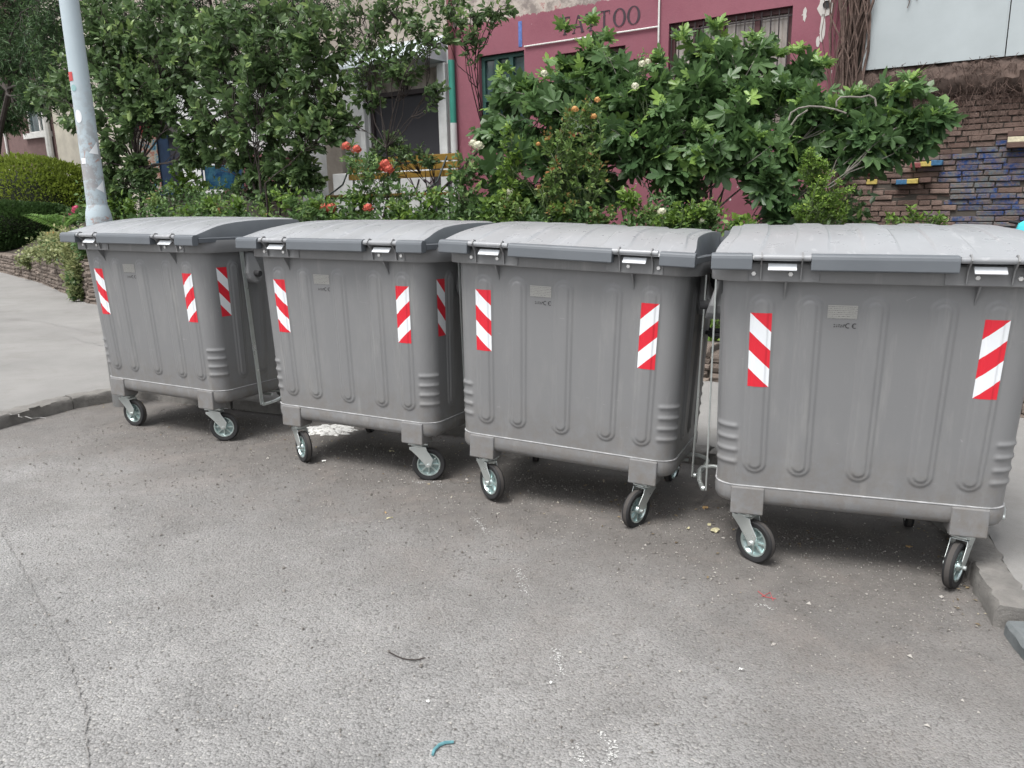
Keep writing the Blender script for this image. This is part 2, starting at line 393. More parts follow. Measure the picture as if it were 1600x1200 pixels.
def plate_mat():
    t = NT('rating_plate'); uv = t.node('ShaderNodeTexCoord').outputs['UV']
    sp_ = t.node('ShaderNodeSeparateXYZ'); t.link(uv, sp_.inputs[0])
    line = t.math('FRACT', t.math('MULTIPLY', sp_.outputs[1], 7)); n = t.node('ShaderNodeTexNoise'); mp = t.node('ShaderNodeMapping'); mp.inputs['Scale'].default_value = (40, 7, 1)
    t.link(uv, mp.inputs[0]); t.link(mp.outputs[0], n.inputs['Vector']); n.inputs['Scale'].default_value = 1.5
    k = t.math('MULTIPLY', t.ramp(line, [(.45, 0), (.55, 1)]), t.ramp(n.outputs[0], [(.45, 0), (.55, 1)]))
    return t.fin(t.mix(t.math('MULTIPLY', k, .7), (.40, .40, .385), (.10, .10, .10)), .3, .6)
M['plate'] = plate_mat()
def stripes(name, flip):
    t = NT(name); uv = t.node('ShaderNodeTexCoord').outputs['UV']; s_ = t.node('ShaderNodeSeparateXYZ'); t.link(uv, s_.inputs[0])
    u = t.math('SUBTRACT', 1.0, s_.outputs[0]) if flip else s_.outputs[0]
    k = t.math('FLOOR', t.math('SUBTRACT', t.math('MULTIPLY', s_.outputs[1], 4), u))
    even = t.math('PINGPONG', k, 1.0)    # 0 even, 1 odd
    c = t.mix(even, (.74, .77, .80), (.62, .018, .035))
    return t.fin(c, .32, 0, t.bump(t.vor(350), .06, .001), spec=.5)
M['strL'] = stripes('warning_stripe', False); M['strR'] = stripes('warning_stripe_mirrored', True)
ZS, ZR = .387, 1.29; RC = .09
def Xh(z): return .558+.018*(z-ZS)/.9
def Yf(z): return .0866*(ZR-z)
def Yb(z): return .86-.05*(ZR-z)
LF = .47; LA = RC*math.pi/2; LS = .64; HALF = 2*LF+2*LA+LS
def ring(s, z, off=0):
    """s arc length from the front centre to the right (negative: left); returns x, y, nx, ny"""
    sg = np.where(s < 0, -1., 1.); a = np.abs(s); X = Xh(z)-RC; yf = Yf(z); yb = Yb(z)
    x = np.zeros_like(a+z); y = np.zeros_like(x); nx = np.zeros_like(x); ny = np.zeros_like(x)
    a = a+0*x; X = X+0*x; yf = yf+0*x; yb = yb+0*x
    m = a < LF; x[m] = a[m]/LF*X[m]; y[m] = yf[m]; ny[m] = -1
    m = (a >= LF) & (a < LF+LA); th = (a-LF)/RC; x[m] = X[m]+RC*np.sin(th[m]); y[m] = yf[m]+RC-RC*np.cos(th[m]); nx[m] = np.sin(th[m]); ny[m] = -np.cos(th[m])
    m = (a >= LF+LA) & (a < LF+LA+LS); f = (a-LF-LA)/LS; x[m] = X[m]+RC; y[m] = (yf+RC+f*(yb-yf-2*RC))[m]; nx[m] = 1
    m = (a >= LF+LA+LS) & (a < LF+2*LA+LS); th = (a-LF-LA-LS)/RC; x[m] = X[m]+RC*np.cos(th[m]); y[m] = yb[m]-RC+RC*np.sin(th[m]); nx[m] = np.cos(th[m]); ny[m] = np.sin(th[m])
    m = a >= LF+2*LA+LS; f = (a-LF-2*LA-LS)/LF; x[m] = X[m]*(1-f[m]); y[m] = yb[m]; ny[m] = 1
    return sg*(x+nx*off), y+ny*off, sg*nx, ny
RIBS = [0, .2305, -.2305, .4055, -.4055]
def emboss(s, z):
    a = np.abs(s); h = np.zeros_like(a+z); a = a+0*h; z = z+0*h
    for c in [0, .2305, .4055, LF+LA+.13, LF+LA+.33, LF+LA+.53, HALF-.22, HALF-.42]:
        dz = np.maximum(0, np.maximum(.452+.045-z, z-(1.21-.045))); d = np.sqrt((a-c)**2+dz**2)
        h += .0056*(1-sstep(.040, .050, d))+.0056*(1-sstep(.020, .029, d))
    for cc in (LF+LA/2, LF+1.5*LA+LS):
        win = 1-sstep(.050, .072, np.abs(a-cc))
        for k in range(4):
            h += .0062*win*np.exp(-((z-(.492+k*.053))/.0105)**2)
    h += .002*np.exp(-((z-1.255)/.01)**2)*0
    return h
def np_mesh(name, V, F, mats, parent=None, smooth=True, uv=None):
    me = bpy.data.meshes.new(name); V = np.asarray(V, dtype=np.float32); F = np.asarray(F, dtype=np.int32); k = F.shape[1]
    me.vertices.add(len(V)); me.vertices.foreach_set('co', V.ravel()); me.loops.add(F.size); me.loops.foreach_set('vertex_index', F.ravel())
    me.polygons.add(len(F)); me.polygons.foreach_set('loop_start', np.arange(0, F.size, k, dtype=np.int32))
    me.polygons.foreach_set('use_smooth', np.full(len(F), smooth)); me.update(calc_edges=True); me.validate()
    for m in (mats if isinstance(mats, (list, tuple)) else [mats]): me.materials.append(m)
    if uv is not None:
        l = me.uv_layers.new(name='UVMap'); l.data.foreach_set('uv', np.asarray(uv, dtype=np.float32)[F.ravel()].ravel())
    o = bpy.data.objects.new(name, me); COL.objects.link(o)
    if parent: o.parent = parent
    return o
def grid_faces(nu, nv):
    i, j = np.meshgrid(np.arange(nu-1), np.arange(nv-1), indexing='ij'); a = (i*nv+j).ravel(); return np.stack([a, a+nv, a+nv+1, a+1], 1)
def patch(name, s0, s1, z0, z1, off, m, parent, nu=30, nv=70, flip=False):
    s, z = np.meshgrid(np.linspace(s0, s1, nu), np.linspace(z0, z1, nv), indexing='ij')
    h = emboss(s, z)+off; x, y, nx, ny = ring(s, z, h)
    u = (s-s0)/(s1-s0); v = (z1-z)/(z1-z0)
    return np_mesh(name, np.stack([x.ravel(), y.ravel(), z.ravel()], 1), grid_faces(nu, nv), m, parent, True, np.stack([u.ravel(), v.ravel()], 1))
def loft(b, prof, n=160, z_fixed=True, mi=0):
    s = np.linspace(-HALF, HALF, n, endpoint=False); vs = []
    for off, z in prof:
        zz = np.clip(z, ZS, ZR); x, y, _, _ = ring(s, np.full_like(s, zz), off); vs += [(float(a), float(c), z) for a, c in zip(x, y)]
    return b.add(vs, [(i*n+k, i*n+(k+1) % n, (i+1)*n+(k+1) % n, (i+1)*n+k) for i in range(len(prof)-1) for k in range(n)], mi)
def arc_pts(cx, cz, r, a0, a1, n=14): return [(cx+r*math.cos(R(a0+(a1-a0)*i/n)), cz+r*math.sin(R(a0+(a1-a0)*i/n))) for i in range(n+1)]
def make_bin():
    root = empty('waste_container')
    # body shell
    fine = lambda a, c, st: np.linspace(a, c, max(2, int((c-a)/st)), endpoint=False)
    half = np.concatenate([fine(0, LF+LA+.2, .0045), fine(LF+LA+.2, HALF, .009), [HALF]]); s = np.concatenate([-half[:0:-1], half[:-1]])
    zz = np.linspace(ZS, 1.30, 190); sg, zg = np.meshgrid(s, zz, indexing='ij'); h = emboss(sg, zg); x, y, _, _ = ring(sg, zg, h)
    V = np.stack([x.ravel(), y.ravel(), zg.ravel()], 1); F = grid_faces(len(s), len(zz)); n = len(s); nz = len(zz); j = np.arange(nz-1)
    F = np.concatenate([F, np.stack([(n-1)*nz+j, j, j+1, (n-1)*nz+j+1], 1)])
    body = np_mesh('body', V, F, M['body'], root)
    # pan under the seam
    b = MB(); loft(b, [(-.004, ZS-.001), (.005, ZS-.004), (.007, .36), (.005, .33), (-.004, .312), (-.02, .303), (-.06, .299)])
    s_ = np.linspace(-HALF, HALF, 160, endpoint=False); xx, yy, _, _ = ring(s_, np.full_like(s_, ZS), -.06); b.add([(float(a), float(c), .299) for a, c in zip(xx, yy)], [tuple(range(160))])
    pan = b.build('base_pan', M['body'], root, smooth=True)
    b = MB(); loft(b, [(.0, ZS-.0025), (.0065, ZS-.002), (.007, ZS+.0005), (.0, ZS+.0025)]); b.build('weld_seam', M['weld'], body, smooth=True)
    # rim
    b = MB(); loft(b, [(0, 1.283), (.036, 1.268), (.043, 1.266), (.046, 1.270), (.046, 1.338), (.043, 1.343), (.036, 1.345), (-.01, 1.345), (-.012, 1.33)])
    rim = b.build('rim', M['body'], root, smooth=True)
    for sx in (-1, 1):
        b = MB()
        for gx_ in (.335,):
            b.prism([(-.045, 1.267), (.002, 1.267), (.012, 1.185), (-.004, 1.215)], lambda a, z, d, sx=sx, g=gx_: Vector((sx*g+d, a, z)), -.003, .003)
        b.build('gusset', M['body'], rim)
    # hinge plates, bolts, fins, bar
    for sx in (-1, 1):
        b = MB(); b.box(*sorted((sx*.215, sx*.475)), -.0495, -.0462, 1.269, 1.337); pl = b.build('bracket_plate', M['body'], rim, bevel=.001)
        for bx in (.32, .456):
            b = MB(); b.lathe([(0, .008), (.0085, .008), (.0095, .005), (.0095, 0)], 6, Matrix.Translation((sx*bx, -.0495, 1.298)) @ Matrix.Rotation(R(90), 4, 'X')); b.build('bolt', M['bolt'], pl)
        for fx in (.283, .43):
            b = MB(); b.prism([(-.112, 1.362), (-.09, 1.384), (-.07, 1.380), (-.06, 1.345), (-.05, 1.285), (-.050, 1.275), (-.060, 1.275), (-.072, 1.325), (-.1, 1.35)], lambda a, z, d, f=fx, sx=sx: Vector((sx*f+d, a, z)), -.0025, .0025); b.build('hinge_fin', M['body'], rim)
        b = MB(); b.tube([(sx*.252, -.088, 1.362), (sx*.458, -.088, 1.362)], .0125, 14); b.build('grip_bar', M['lid'], rim, smooth=True)
        hx = sorted((sx*.30, sx*.405)); b = MB(); b.prism([(-.094, 1.316), (-.07, 1.340), (-.064, 1.336), (-.088, 1.312)], lambda a, z, d: Vector((d, a, z)), hx[0], hx[1]); b.build('grip_plate', M['hand'], rim, bevel=.002)
    # lid: arched top with raised strips
    xs_ = []; zs_ = []
    edges = [-.54, -.42, -.30, -.18, -.06, .06, .18, .30, .42, .54]
    X = [-.585]
    for e in edges: X += [e-.005, e+.001, e+.006]
    X += [.585]; X = np.array(sorted(X)); X = np.unique(np.concatenate([X, np.linspace(-.585, .585, 60)]))
    lift = np.zeros_like(X)
    for i in range(0, 10, 2): lift = np.maximum(lift, sstep(edges[i]-.004, edges[i]+.004, X)*(1-sstep(edges[i+1]-.004, edges[i+1]+.004, X)))
    Y = np.array([-.094, -.09, -.08, -.065, -.04, 0, .06, .12, .2, .3, .4, .5, .6, .7, .8, .855, .87, .874])
    Z = np.array([1.352, 1.364, 1.372, 1.376, 1.383, 1.394, 1.412, 1.427, 1.443, 1.456, 1.464, 1.469, 1.472, 1.473, 1.473, 1.470, 1.460, 1.40])
    def lidx(y): return .603-.04*sstep(-.08, .25, y)
    def endwall(y): return sstep(-.07, .05, y)
    Xg, Yg = np.meshgrid(X, Y, indexing='ij'); Lg = np.repeat(lift[:, None], len(Y), 1); Zg = np.repeat(Z[None, :], len(X), 0)+Lg*.007*sstep(-.06, .02, Yg)
    sag = (Xg/.585)**4*.006*sstep(-.05, .3, Yg); Xs = Xg/.585*lidx(Yg)
    V = np.stack([Xs.ravel(), Yg.ravel(), (Zg-sag).ravel()], 1); F = grid_faces(len(X), len(Y))
    lid = np_mesh('lid', V, F, M['lid'], root); lid.data.set_sharp_from_angle(angle=R(35))
    # end walls + flange + lip
    for sx in (-1, 1):
        b = MB()
        top = [(sx*float(lidx(y)), float(y), float(z)-.006*float(sstep(-.05, .3, y))) for y, z in zip(Y, Z)]
        bot = [(sx*(float(lidx(y))+.018*float(endwall(y))), float(y), 1.358) for y in Y]
        n = len(Y); vs = []
        for p, q in zip(top, bot):
            zt_ = max(p[2], 1.3585)
            vs += [(p[0], p[1], zt_), (p[0]+sx*.004*float(endwall(p[1])), p[1], zt_-.006*float(endwall(p[1]))), q]
        b.add(vs, [(i*3+k, i*3+k+1, (i+1)*3+k+1, (i+1)*3+k) for i in range(n-1) for k in range(2)])
        # flange with turned-down edge
        fl = [(sx*.585, 1.357), (sx*.612, 1.358), (sx*.617, 1.354), (sx*.617, 1.330), (sx*.612, 1.328), (sx*.608, 1.346), (sx*.585, 1.347)]
        vs = [(x_, y_, z_+dz) for y_, dz in ((-.06, 0), (.2, .002), (.5, .002), (.86, 0)) for x_, z_ in fl]; m = 7
        b.add(vs, [(i*m+k, i*m+(k+1) % m, (i+1)*m+(k+1) % m, (i+1)*m+k) for i in range(3) for k in range(m)]+[tuple(range(m)), tuple(3*m+k for k in range(m))])
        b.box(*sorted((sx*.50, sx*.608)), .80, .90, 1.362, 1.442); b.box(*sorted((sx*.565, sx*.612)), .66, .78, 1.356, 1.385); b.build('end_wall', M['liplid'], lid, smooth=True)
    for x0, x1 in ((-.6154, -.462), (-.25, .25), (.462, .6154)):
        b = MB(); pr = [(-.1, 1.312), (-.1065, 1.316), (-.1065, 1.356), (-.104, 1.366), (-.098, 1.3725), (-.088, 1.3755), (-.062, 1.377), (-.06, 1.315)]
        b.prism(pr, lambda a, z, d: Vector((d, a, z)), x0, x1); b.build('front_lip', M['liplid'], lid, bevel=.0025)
    b = MB(); b.box(-.56, .56, -.055, -.045, 1.346, 1.36); b.box(-.58, .58, .86, .872, 1.35, 1.41); b.build('inner_edge', M['dark'], lid)
    # stickers, plate, mark
    patch('warning_sticker', -.447, -.366, .834, 1.140, .0008, M['strL'], body); patch('warning_sticker', .366, .447, .834, 1.140, .0008, M['strR'], body)
    c = LF+LA*.5+.068; patch('warning_sticker', c, c+.08, .862, 1.170, .0008, M['strL'], body)
    pz = patch('rating_plate', -.166, -.061, 1.125, 1.178, .0012, M['plate'], body, 8, 6)
    b = MB()
    def flat(pts0, pts1, y0): # ribbon between two outlines on the front face
        n = len(pts0); z_ = lambda p: Vector((p[0], Yf(p[1])-.0009, p[1]))
        b.add([z_(p) for p in pts0]+[z_(p) for p in pts1], [(i, i+1, n+i+1, n+i) for i in range(n-1)])
    for cx in (-.092, -.068):
        flat(arc_pts(cx, 1.098, .0105, 60, 300), arc_pts(cx, 1.098, .0070, 60, 300), 0)
    flat([(-.077, 1.0995), (-.070, 1.0995)], [(-.077, 1.0968), (-.070, 1.0968)], 0)
    for k in range(5): flat([(-.145+k*.009, 1.103-.002*(k % 2)), (-.139+k*.009, 1.103-.002*(k % 2))], [(-.145+k*.009, 1.100-.001*k), (-.140+k*.009, 1.0995)], 0); flat([(-.144+k*.008, 1.096), (-.139+k*.008, 1.095)], [(-.144+k*.008, 1.090+.002*(k % 3)), (-.140+k*.008, 1.091)], 0)
    b.build('printed_mark', M['ink'], body)
    # side gear: trunnion cover, pin, rod, pedal bar, grab handle
    for sx in (-1, 1):
        b = MB()
        b.prism([(.33, 1.27), (.39, 1.27), (.425, 1.13), (.415, 1.095), (.39, 1.07), (.36, 1.062), (.33, 1.07), (.305, 1.095), (.295, 1.13)], lambda y, z, d, sx=sx: Vector((sx*(.574+d*(1.35-z)*4), y, z)), 0, .075)
        b.build('trunnion_cover', M['body'], root, bevel=.012)
        b = MB(); b.lathe([(0, .06), (.018, .06), (.02, .057), (.02, 0)], 16, Matrix.Translation((sx*.62, .36, 1.125)) @ Matrix.Rotation(R(90)*sx, 4, 'Y')); b.build('trunnion_pin', M['dark'], root, smooth=True)
        b = MB(); b.hexa([(sx*.612+dx, y+dy, z) for (y, z) in ((.37, .25), (.275, 1.29)) for dy in (-.014, .014) for dx in (-.0035, .0035)]); b.lathe([(0, .006), (.013, .006), (.013, -.006), (0, -.006)], 10, Matrix.Translation((sx*.625, .37, .255)) @ Matrix.Rotation(R(90), 4, 'Y')); b.build('pull_rod', M['zinc'], root, smooth=True)
        b = MB(); b.tube([(sx*.44, .60, .285), (sx*.60, .60, .295), (sx*.645, .585, .29), (sx*.655, .55, .285), (sx*.648, .45, .262), (sx*.628, .38, .252)], .011, 10); b.tube([(sx*.44, .52, .28), (sx*.56, .52, .285)], .009, 8)
        b.build('pedal_bar', M['zinc'], root, smooth=True)
        b = MB(); b.tube([(sx*.565, .62, .95), (sx*.63, .62, .95), (sx*.645, .635, .95), (sx*.645, .74, .95), (sx*.63, .755, .95), (sx*.565, .755, .95)], .011, 8); b.build('grab_handle', M['dark'], root, smooth=True)
        b = MB(); b.prism([(.60, 1.28), (.86, 1.30), (.86, 1.16), (.78, 1.13), (.64, 1.18)], lambda y, z, d, sx=sx: Vector((sx*(.57+d), y, z)), 0, .035); b.build('side_bracket', M['dark'], root, bevel=.004)
    # leg brackets
    for sx in (-1, 1):
        for fy, dy in ((.075, 1), (.81, -1)):
            b = MB(); y0, y1 = sorted((fy-.012*dy, fy+.10*dy)); b.box(*sorted((sx*.357, sx*.493)), y0, y1, .262, .3835)
            b.build('leg_bracket', M['body'], root, bevel=.006)
    return root
def add_caster(root, px, py, ang, trail=.058, sx=1, back=False):
    """ang: heading of the wheel's face normal in container space (deg, 0 = facing -y)"""
    r = .0945; n = Vector((math.sin(R(ang)), -math.cos(R(ang)), 0)); fwd = Vector((-n.y, n.x, 0))
    if (fwd.y < 0 if back else fwd.x*sx < 0): fwd = -fwd; n = n
    A = Matrix(((fwd.x, n.x, 0, px), (fwd.y, n.y, 0, py), (fwd.z, n.z, 1, 0), (0, 0, 0, 1)))   # local x forward, y face normal, z up
    cs = MB(); cs.box(-.05, .05, -.045, .045, .2535, .2615, M=A); cs.box(-.055, .055, -.03, .03, .247, .2535, M=A)
    cs.lathe([(0, .234), (.034, .234), (.04, .238), (.04, .246), (0, .2465)], 20, A)
    for yy in (-.034, .0305):
        cs.prism([(-.048, .236), (.046, .236), (.052, .215), (trail+.028, .165), (trail+.015, .122), (trail-.012, .118), (trail-.020, .135), (-.006, .185), (-.034, .212), (-.048, .222)], lambda a, z, d, yy=yy: A @ Vector((a, yy+d, z)), 0, .0035)
    cs.box(-.037, .033, -.0335, .0303, .2302, .2345, M=A)
    cs.lathe([(0, .043), (.010, .043), (.010, -.043), (0, -.043)], 8, A @ Matrix.Translation((trail, 0, r+.035)) @ Matrix.Rotation(R(-90), 4, 'X'))
    cast = cs.build('caster', M['zinc'], root, bevel=.0012)
    W = A @ Matrix.Translation((trail, 0, r+.036)) @ Matrix.Rotation(R(-90), 4, 'X')
    t = MB(); prof = [(.066, -.014), (.074, -.019), (.088, -.0195), (.0925, -.016), (.0945, -.009), (.0945, .009), (.0925, .016), (.088, .0195), (.074, .019), (.066, .014)]
    t.lathe(prof[:5], 40, W); t.lathe(prof[5:], 40, W); t.lathe(prof[4:6], 40, W, 1); t.build('tyre', [M['rubber'], M['tread']], cast, smooth=True)
    w_ = MB()
    for sg in (-1, 1):
        w_.lathe([(.067, sg*.012), (.066, sg*.017), (.060, sg*.0165), (.056, sg*.010)], 40, W); w_.lathe([(.056, sg*.010), (.050, sg*.004), (.030, sg*.004), (.023, sg*.007)], 40, W, 1); w_.lathe([(.023, sg*.007), (.021, sg*.014), (.017, sg*.023), (.009, sg*.024)], 40, W)
        for k in range(8):
            a = 2*math.pi*k/8; Ms = W @ Matrix.Rotation(a, 4, 'Z'); w_.box(.020, .057, -.0035, .0035, *sorted((sg*.003, sg*.0125)), M=Ms)
    w_.build('wheel_rim', [M['rimz'], M['rimd']], cast, smooth=True)
#           x, y, rot, roll, lean,          caster headings (front left, front right), label
BINS = [(-2.398, 5.069, -.479, .005, -.001, -48, -25, 'steel waste container leftmost in the row, behind whose left end the lamp post stands'),
        (-.982, 4.301, -.453, .002, -.011, -68, -15, 'second steel waste container from the left, standing right beside the white lime patch'),
        (.179, 3.667, -.412, -.025, -.022, -52, 48, 'third steel waste container from the left, its lid below the tall fig bush'),
        (1.376, 2.973, -.303, .008, .001, -30, 68, 'nearest steel waste container at the right end, beside the stone kerb corner')]
proto = make_bin(); roots = [proto]+[copy_tree(proto) for _ in range(3)]
for r_, tilt, dz in zip(roots, (.002, -.003, .004, -.001), (0, .001, -.002, .002)):
    for ch in r_.children:
        if ch.name.startswith('lid'): ch.rotation_euler = (0, tilt, 0); ch.location.z = dz
        if ch.name.startswith('body'):
            for g in list(ch.children):
                if g.name.startswith('warning_sticker'):
                    side = max(v.co.x for v in g.data.vertices) > .5
                    if side and r_ in roots[2:]: bpy.data.objects.remove(g)
                    else: g.location.z = rnd.uniform(-.004, .004)
for rt_, (x, y, a, tx, ty, hl, hr, lab) in zip(roots, BINS):
    ca, sa = math.cos(a), math.sin(a)
    ex = Vector((ca, sa, tx+GX*ca+GY*sa)).normalized(); ey = Vector((-sa, ca, ty-GX*sa+GY*ca)); ez = ex.cross(ey).normalized(); ey = ez.cross(ex)
    rt_.matrix_world = Matrix(((ex.x, ey.x, ez.x, x), (ex.y, ey.y, ez.y, y), (ex.z, ey.z, ez.z, float(gz(x, y))-GZ0), (0, 0, 0, 1)))
    tag(rt_, lab, 'waste container', 'grey wheeled waste containers in a row')
    view = math.degrees(math.atan2(x, y))   # direction from the camera, turns "towards the viewer" into container space
    for px, h in ((-.425, hl), (.425, hr)):
        add_caster(rt_, px, .135, h-view-math.degrees(a)+0, sx=1 if h < 0 else -1)
    add_caster(rt_, -.40, .80, -70, back=True); add_caster(rt_, *((.33, .68) if x > 1 else (.41, .80)), 84, back=x < 1)

# ================================================================ LAMP POST
def pole_mat():
    t = NT('post_paint'); c = t.mix(t.noise(3, 5, .6), (.36, .43, .47), (.42, .49, .53))
    s = t.sep(); low = t.node('ShaderNodeMapRange'); t.link(s[2], low.inputs[0]); low.inputs[1].default_value = 2.45; low.inputs[2].default_value = 1.8
    c = t.mix(t.math('MULTIPLY', low.outputs[0], t.ramp(t.noise(9, 6, .75), [(.48, 0), (.56, .8)])), c, t.mix(t.noise(23, 4), (.20, .215, .23), (.34, .29, .27)))
    c = t.mix(t.math('MULTIPLY', low.outputs[0], t.ramp(t.noise(13, 5, .7, dist=.5), [(.62, 0), (.64, .8)])), c, (.36, .20, .16))
    ft = t.node('ShaderNodeMapRange'); t.link(s[2], ft.inputs[0]); ft.inputs[1].default_value = .75; ft.inputs[2].default_value = .45
    c = t.mix(t.math('MULTIPLY', ft.outputs[0], .9), c, t.mix(t.noise(12, 5, .7), (.09, .085, .08), (.16, .155, .15)))
    return t.fin(c, .5, 0, t.bump(t.noise(30, 5, .7), .3, .003))
M['pole'] = pole_mat()
M['sticker_white'] = mat('sticker_paper', (.72, .74, .76), .6, var=.05); M['sticker_red'] = mat('sticker_red', (.45, .06, .06), .6); M['sticker_teal'] = mat('sticker_teal', (.25, .42, .42), .6)
PX, PY = -3.03, 5.97; pz = float(gz(PX, PY))
lp = empty('lamp_post', (PX, PY, pz)); tag(lp, 'pale blue steel lamp post with torn stickers rising behind the leftmost container', 'lamp post')
zb = 1.375
b = MB(); b.lathe([(.070, zb+.12), (.067, zb+.5), (.064, 2.6), (.060, 4), (.048, 8.2), (0, 8.2)], 40)
b.tube([(0, 0, 8.15), (0, -.1, 8.5), (0, -.6, 8.8), (0, -1.4, 8.9)], .04, 10)
b.build('post', M['pole'], lp, smooth=True)
b = MB(); b.lathe([(.080, -.15), (.080, .3), (.079, zb-.1), (.086, zb-.08), (.090, zb-.02), (.090, zb+.04), (.085, zb+.09), (.075, zb+.13), (.0690, zb+.15)], 40)
b.build('base_sleeve', M['pole'], lp, smooth=True)
b = MB(); b.prism([(-.11, -1.35), (.11, -1.35), (.09, -2.0), (-.09, -2.0)], lambda x, y, z: Vector((x, y, z)), 8.84, 8.94); b.build('lamp_head', M['pole'], lp, bevel=.02)
def pole_sticker(z, ang, wd, ht, m, shape='rect'):
    n = 10; b = MB(); r = .0705-(z-1.6)*.0045+.0002
    if shape == 'rect': out = [(-1, -1), (1, -1), (1, 1), (-1, 1)]
    elif shape == 'tri': out = [(-1, -.8), (1, -1), (.9, 1)]
    elif shape == 'tri2': out = [(-1, -.3), (1, -1), (1, 1)]
    else: out = [(math.cos(2*math.pi*k/20), math.sin(2*math.pi*k/20)) for k in range(20)]
    vs = [];
    dense = []
    for a, c in zip(out, out[1:]+out[:1]):
        for k in range(6): dense.append((a[0]+(c[0]-a[0])*k/6, a[1]+(c[1]-a[1])*k/6))
    P = lambda u, v: (r*math.sin(R(ang)+u*wd/r), -r*math.cos(R(ang)+u*wd/r), z+v*ht)
    cx = sum(p[0] for p in out)/len(out); cy = sum(p[1] for p in out)/len(out)
    rings = [[P(cx+(u-cx)*f, cy+(v-cy)*f) for u, v in dense] for f in (1, .66, .33)]; m_ = len(dense)
    vs = [p for g in rings for p in g]+[P(cx, cy)]
    b.add(vs, [(i*m_+k, i*m_+(k+1) % m_, (i+1)*m_+(k+1) % m_, (i+1)*m_+k) for i in range(2) for k in range(m_)]+[(2*m_+k, 2*m_+(k+1) % m_, 3*m_) for k in range(m_)])
    b.build('sticker', m, lp)
va = math.degrees(math.atan2(PX, PY))*-1
def pzv(v): return (at(130+.14*v-20, v, PY).z-pz)
pole_sticker(pzv(232), va+22, .035, .045, M['sticker_white'], 'tri'); pole_sticker(pzv(292), va+32, .03, .045, M['sticker_white'], 'tri2')
pole_sticker(pzv(183), va-38, .025, .045, M['sticker_white'], 'round'); pole_sticker(pzv(139), va-45, .022, .022, M['sticker_teal'], 'round'); pole_sticker(pzv(121), va-66, .03, .03, M['sticker_red'], 'rect'); pole_sticker(pzv(252), va-45, .02, .02, M['sticker_white'], 'rect')
# ================================================================ BUILDINGS
def facade_wall(b, s0, s1, z0, z1, holes, q0=-.3, q1=0., dep=.16):
    S_ = sorted({s0, s1, *[h[0] for h in holes], *[h[1] for h in holes]}); Z_ = sorted({z0, z1, *[h[2] for h in holes], *[h[3] for h in holes]})
    for a, c in zip(S_[:-1], S_[1:]):
        for e, g in zip(Z_[:-1], Z_[1:]):
            m = ((a+c)/2, (e+g)/2)
            if any(h[0] < m[0] < h[1] and h[2] < m[1] < h[3] for h in holes): continue
            b.add([FP(a, e, q1), FP(c, e, q1), FP(c, g, q1), FP(a, g, q1)], [(0, 1, 2, 3)])
    for h in holes:
        P = [(h[0], h[2]), (h[1], h[2]), (h[1], h[3]), (h[0], h[3])]
        b.add([FP(x, z, q1) for x, z in P]+[FP(x, z, q1-dep) for x, z in P], [(i, (i+1) % 4, 4+(i+1) % 4, 4+i) for i in range(4)])
    P = [(s0, z0), (s1, z0), (s1, z1), (s0, z1)]
    b.add([FP(x, z, q1) for x, z in P]+[FP(x, z, q0-3) for x, z in P], [(i, (i+1) % 4, 4+(i+1) % 4, 4+i) for i in range(4)])
def magenta_mat():
    t = NT('magenta_render'); s = t.sep()
    c = t.mix(t.ramp(t.noise(1.3, 6, .65), [(.3, 0), (.7, 1)]), (.21, .075, .10), (.27, .108, .135))
    c = t.mix(t.ramp(t.noise(4, 5, .6, vec=t.mapped((1, 1, .15))), [(.5, 0), (.8, .4)]), c, (.24, .10, .13))
    c = t.mix(t.ramp(t.noise(11, 3, .5), [(.72, 0), (.735, 1)]), c, (.5, .46, .45))
    c = t.mix(t.ramp(t.noise(2.6, 7, .75), [(.52, 0), (.75, .45)]), c, (.13, .055, .07))
    up_ = t.math('ADD', s[2], t.math('MULTIPLY', t.math('SUBTRACT', t.noise(5, 5, .8, vec=t.mapped((1.5, 1.5, .35))), .5), .16))
    beige = t.mix(t.ramp(t.noise(3, 7, .75), [(.42, 0), (.55, 1)]), (.22, .19, .175), (.44, .39, .35))
    beige = t.mix(t.ramp(t.noise(6, 6, .7), [(.6, 0), (.63, .8)]), beige, (.30, .12, .12))
    k = t.node('ShaderNodeMapRange'); t.link(up_, k.inputs[0]); k.inputs[1].default_value = 4.13; k.inputs[2].default_value = 4.14
    return t.fin(t.mix(k.outputs[0], c, beige), .85, bump=t.bump(t.noise(35, 6, .7), .35, .01), spec=.2)
M['magenta'] = magenta_mat()
M['brownframe'] = mat('brown_frame', (.075, .028, .03), .6); M['greenframe'] = mat('green_frame', (.02, .07, .06), .55); M['bars'] = mat('iron_bars', (.03, .022, .024), .6)
def pane_mat(name, a, c2):
    t = NT(name); f = t.noise(2.2, 3, .5, vec=t.mapped((3, 3, .8)))
    return t.fin(t.mix(t.ramp(f, [(.4, 0), (.6, 1)]), a, c2), .12, spec=.8)
M['curtain'] = pane_mat('curtained_glass', (.23, .20, .18), (.42, .37, .33)); M['glassdark'] = pane_mat('dark_glass', (.02, .035, .04), (.06, .09, .095))
mg = empty('magenta_building', FP(4, 0)); tag(mg, 'magenta rendered shop building with barred windows and faded tattoo lettering', 'building')
def child(o, root): o.parent = root; o.matrix_parent_inverse = root.matrix_world.inverted() if False else Matrix.Translation(-root.location); return o
H = [(1.81, 3.36, 2.35, 3.735), (3.97, 5.05, 2.5, 3.55), (5.57, 6.38, 2.45, 3.67)]
b = MB(); facade_wall(b, 1.1, 6.93, -.4, 7.5, H); child(b.build('wall', M['magenta']), mg)
b = MB(); b.fbox(1.0, 7.0, 7.5, 7.62, -3.4, .12); child(b.build('roof', M['mortar']), mg)
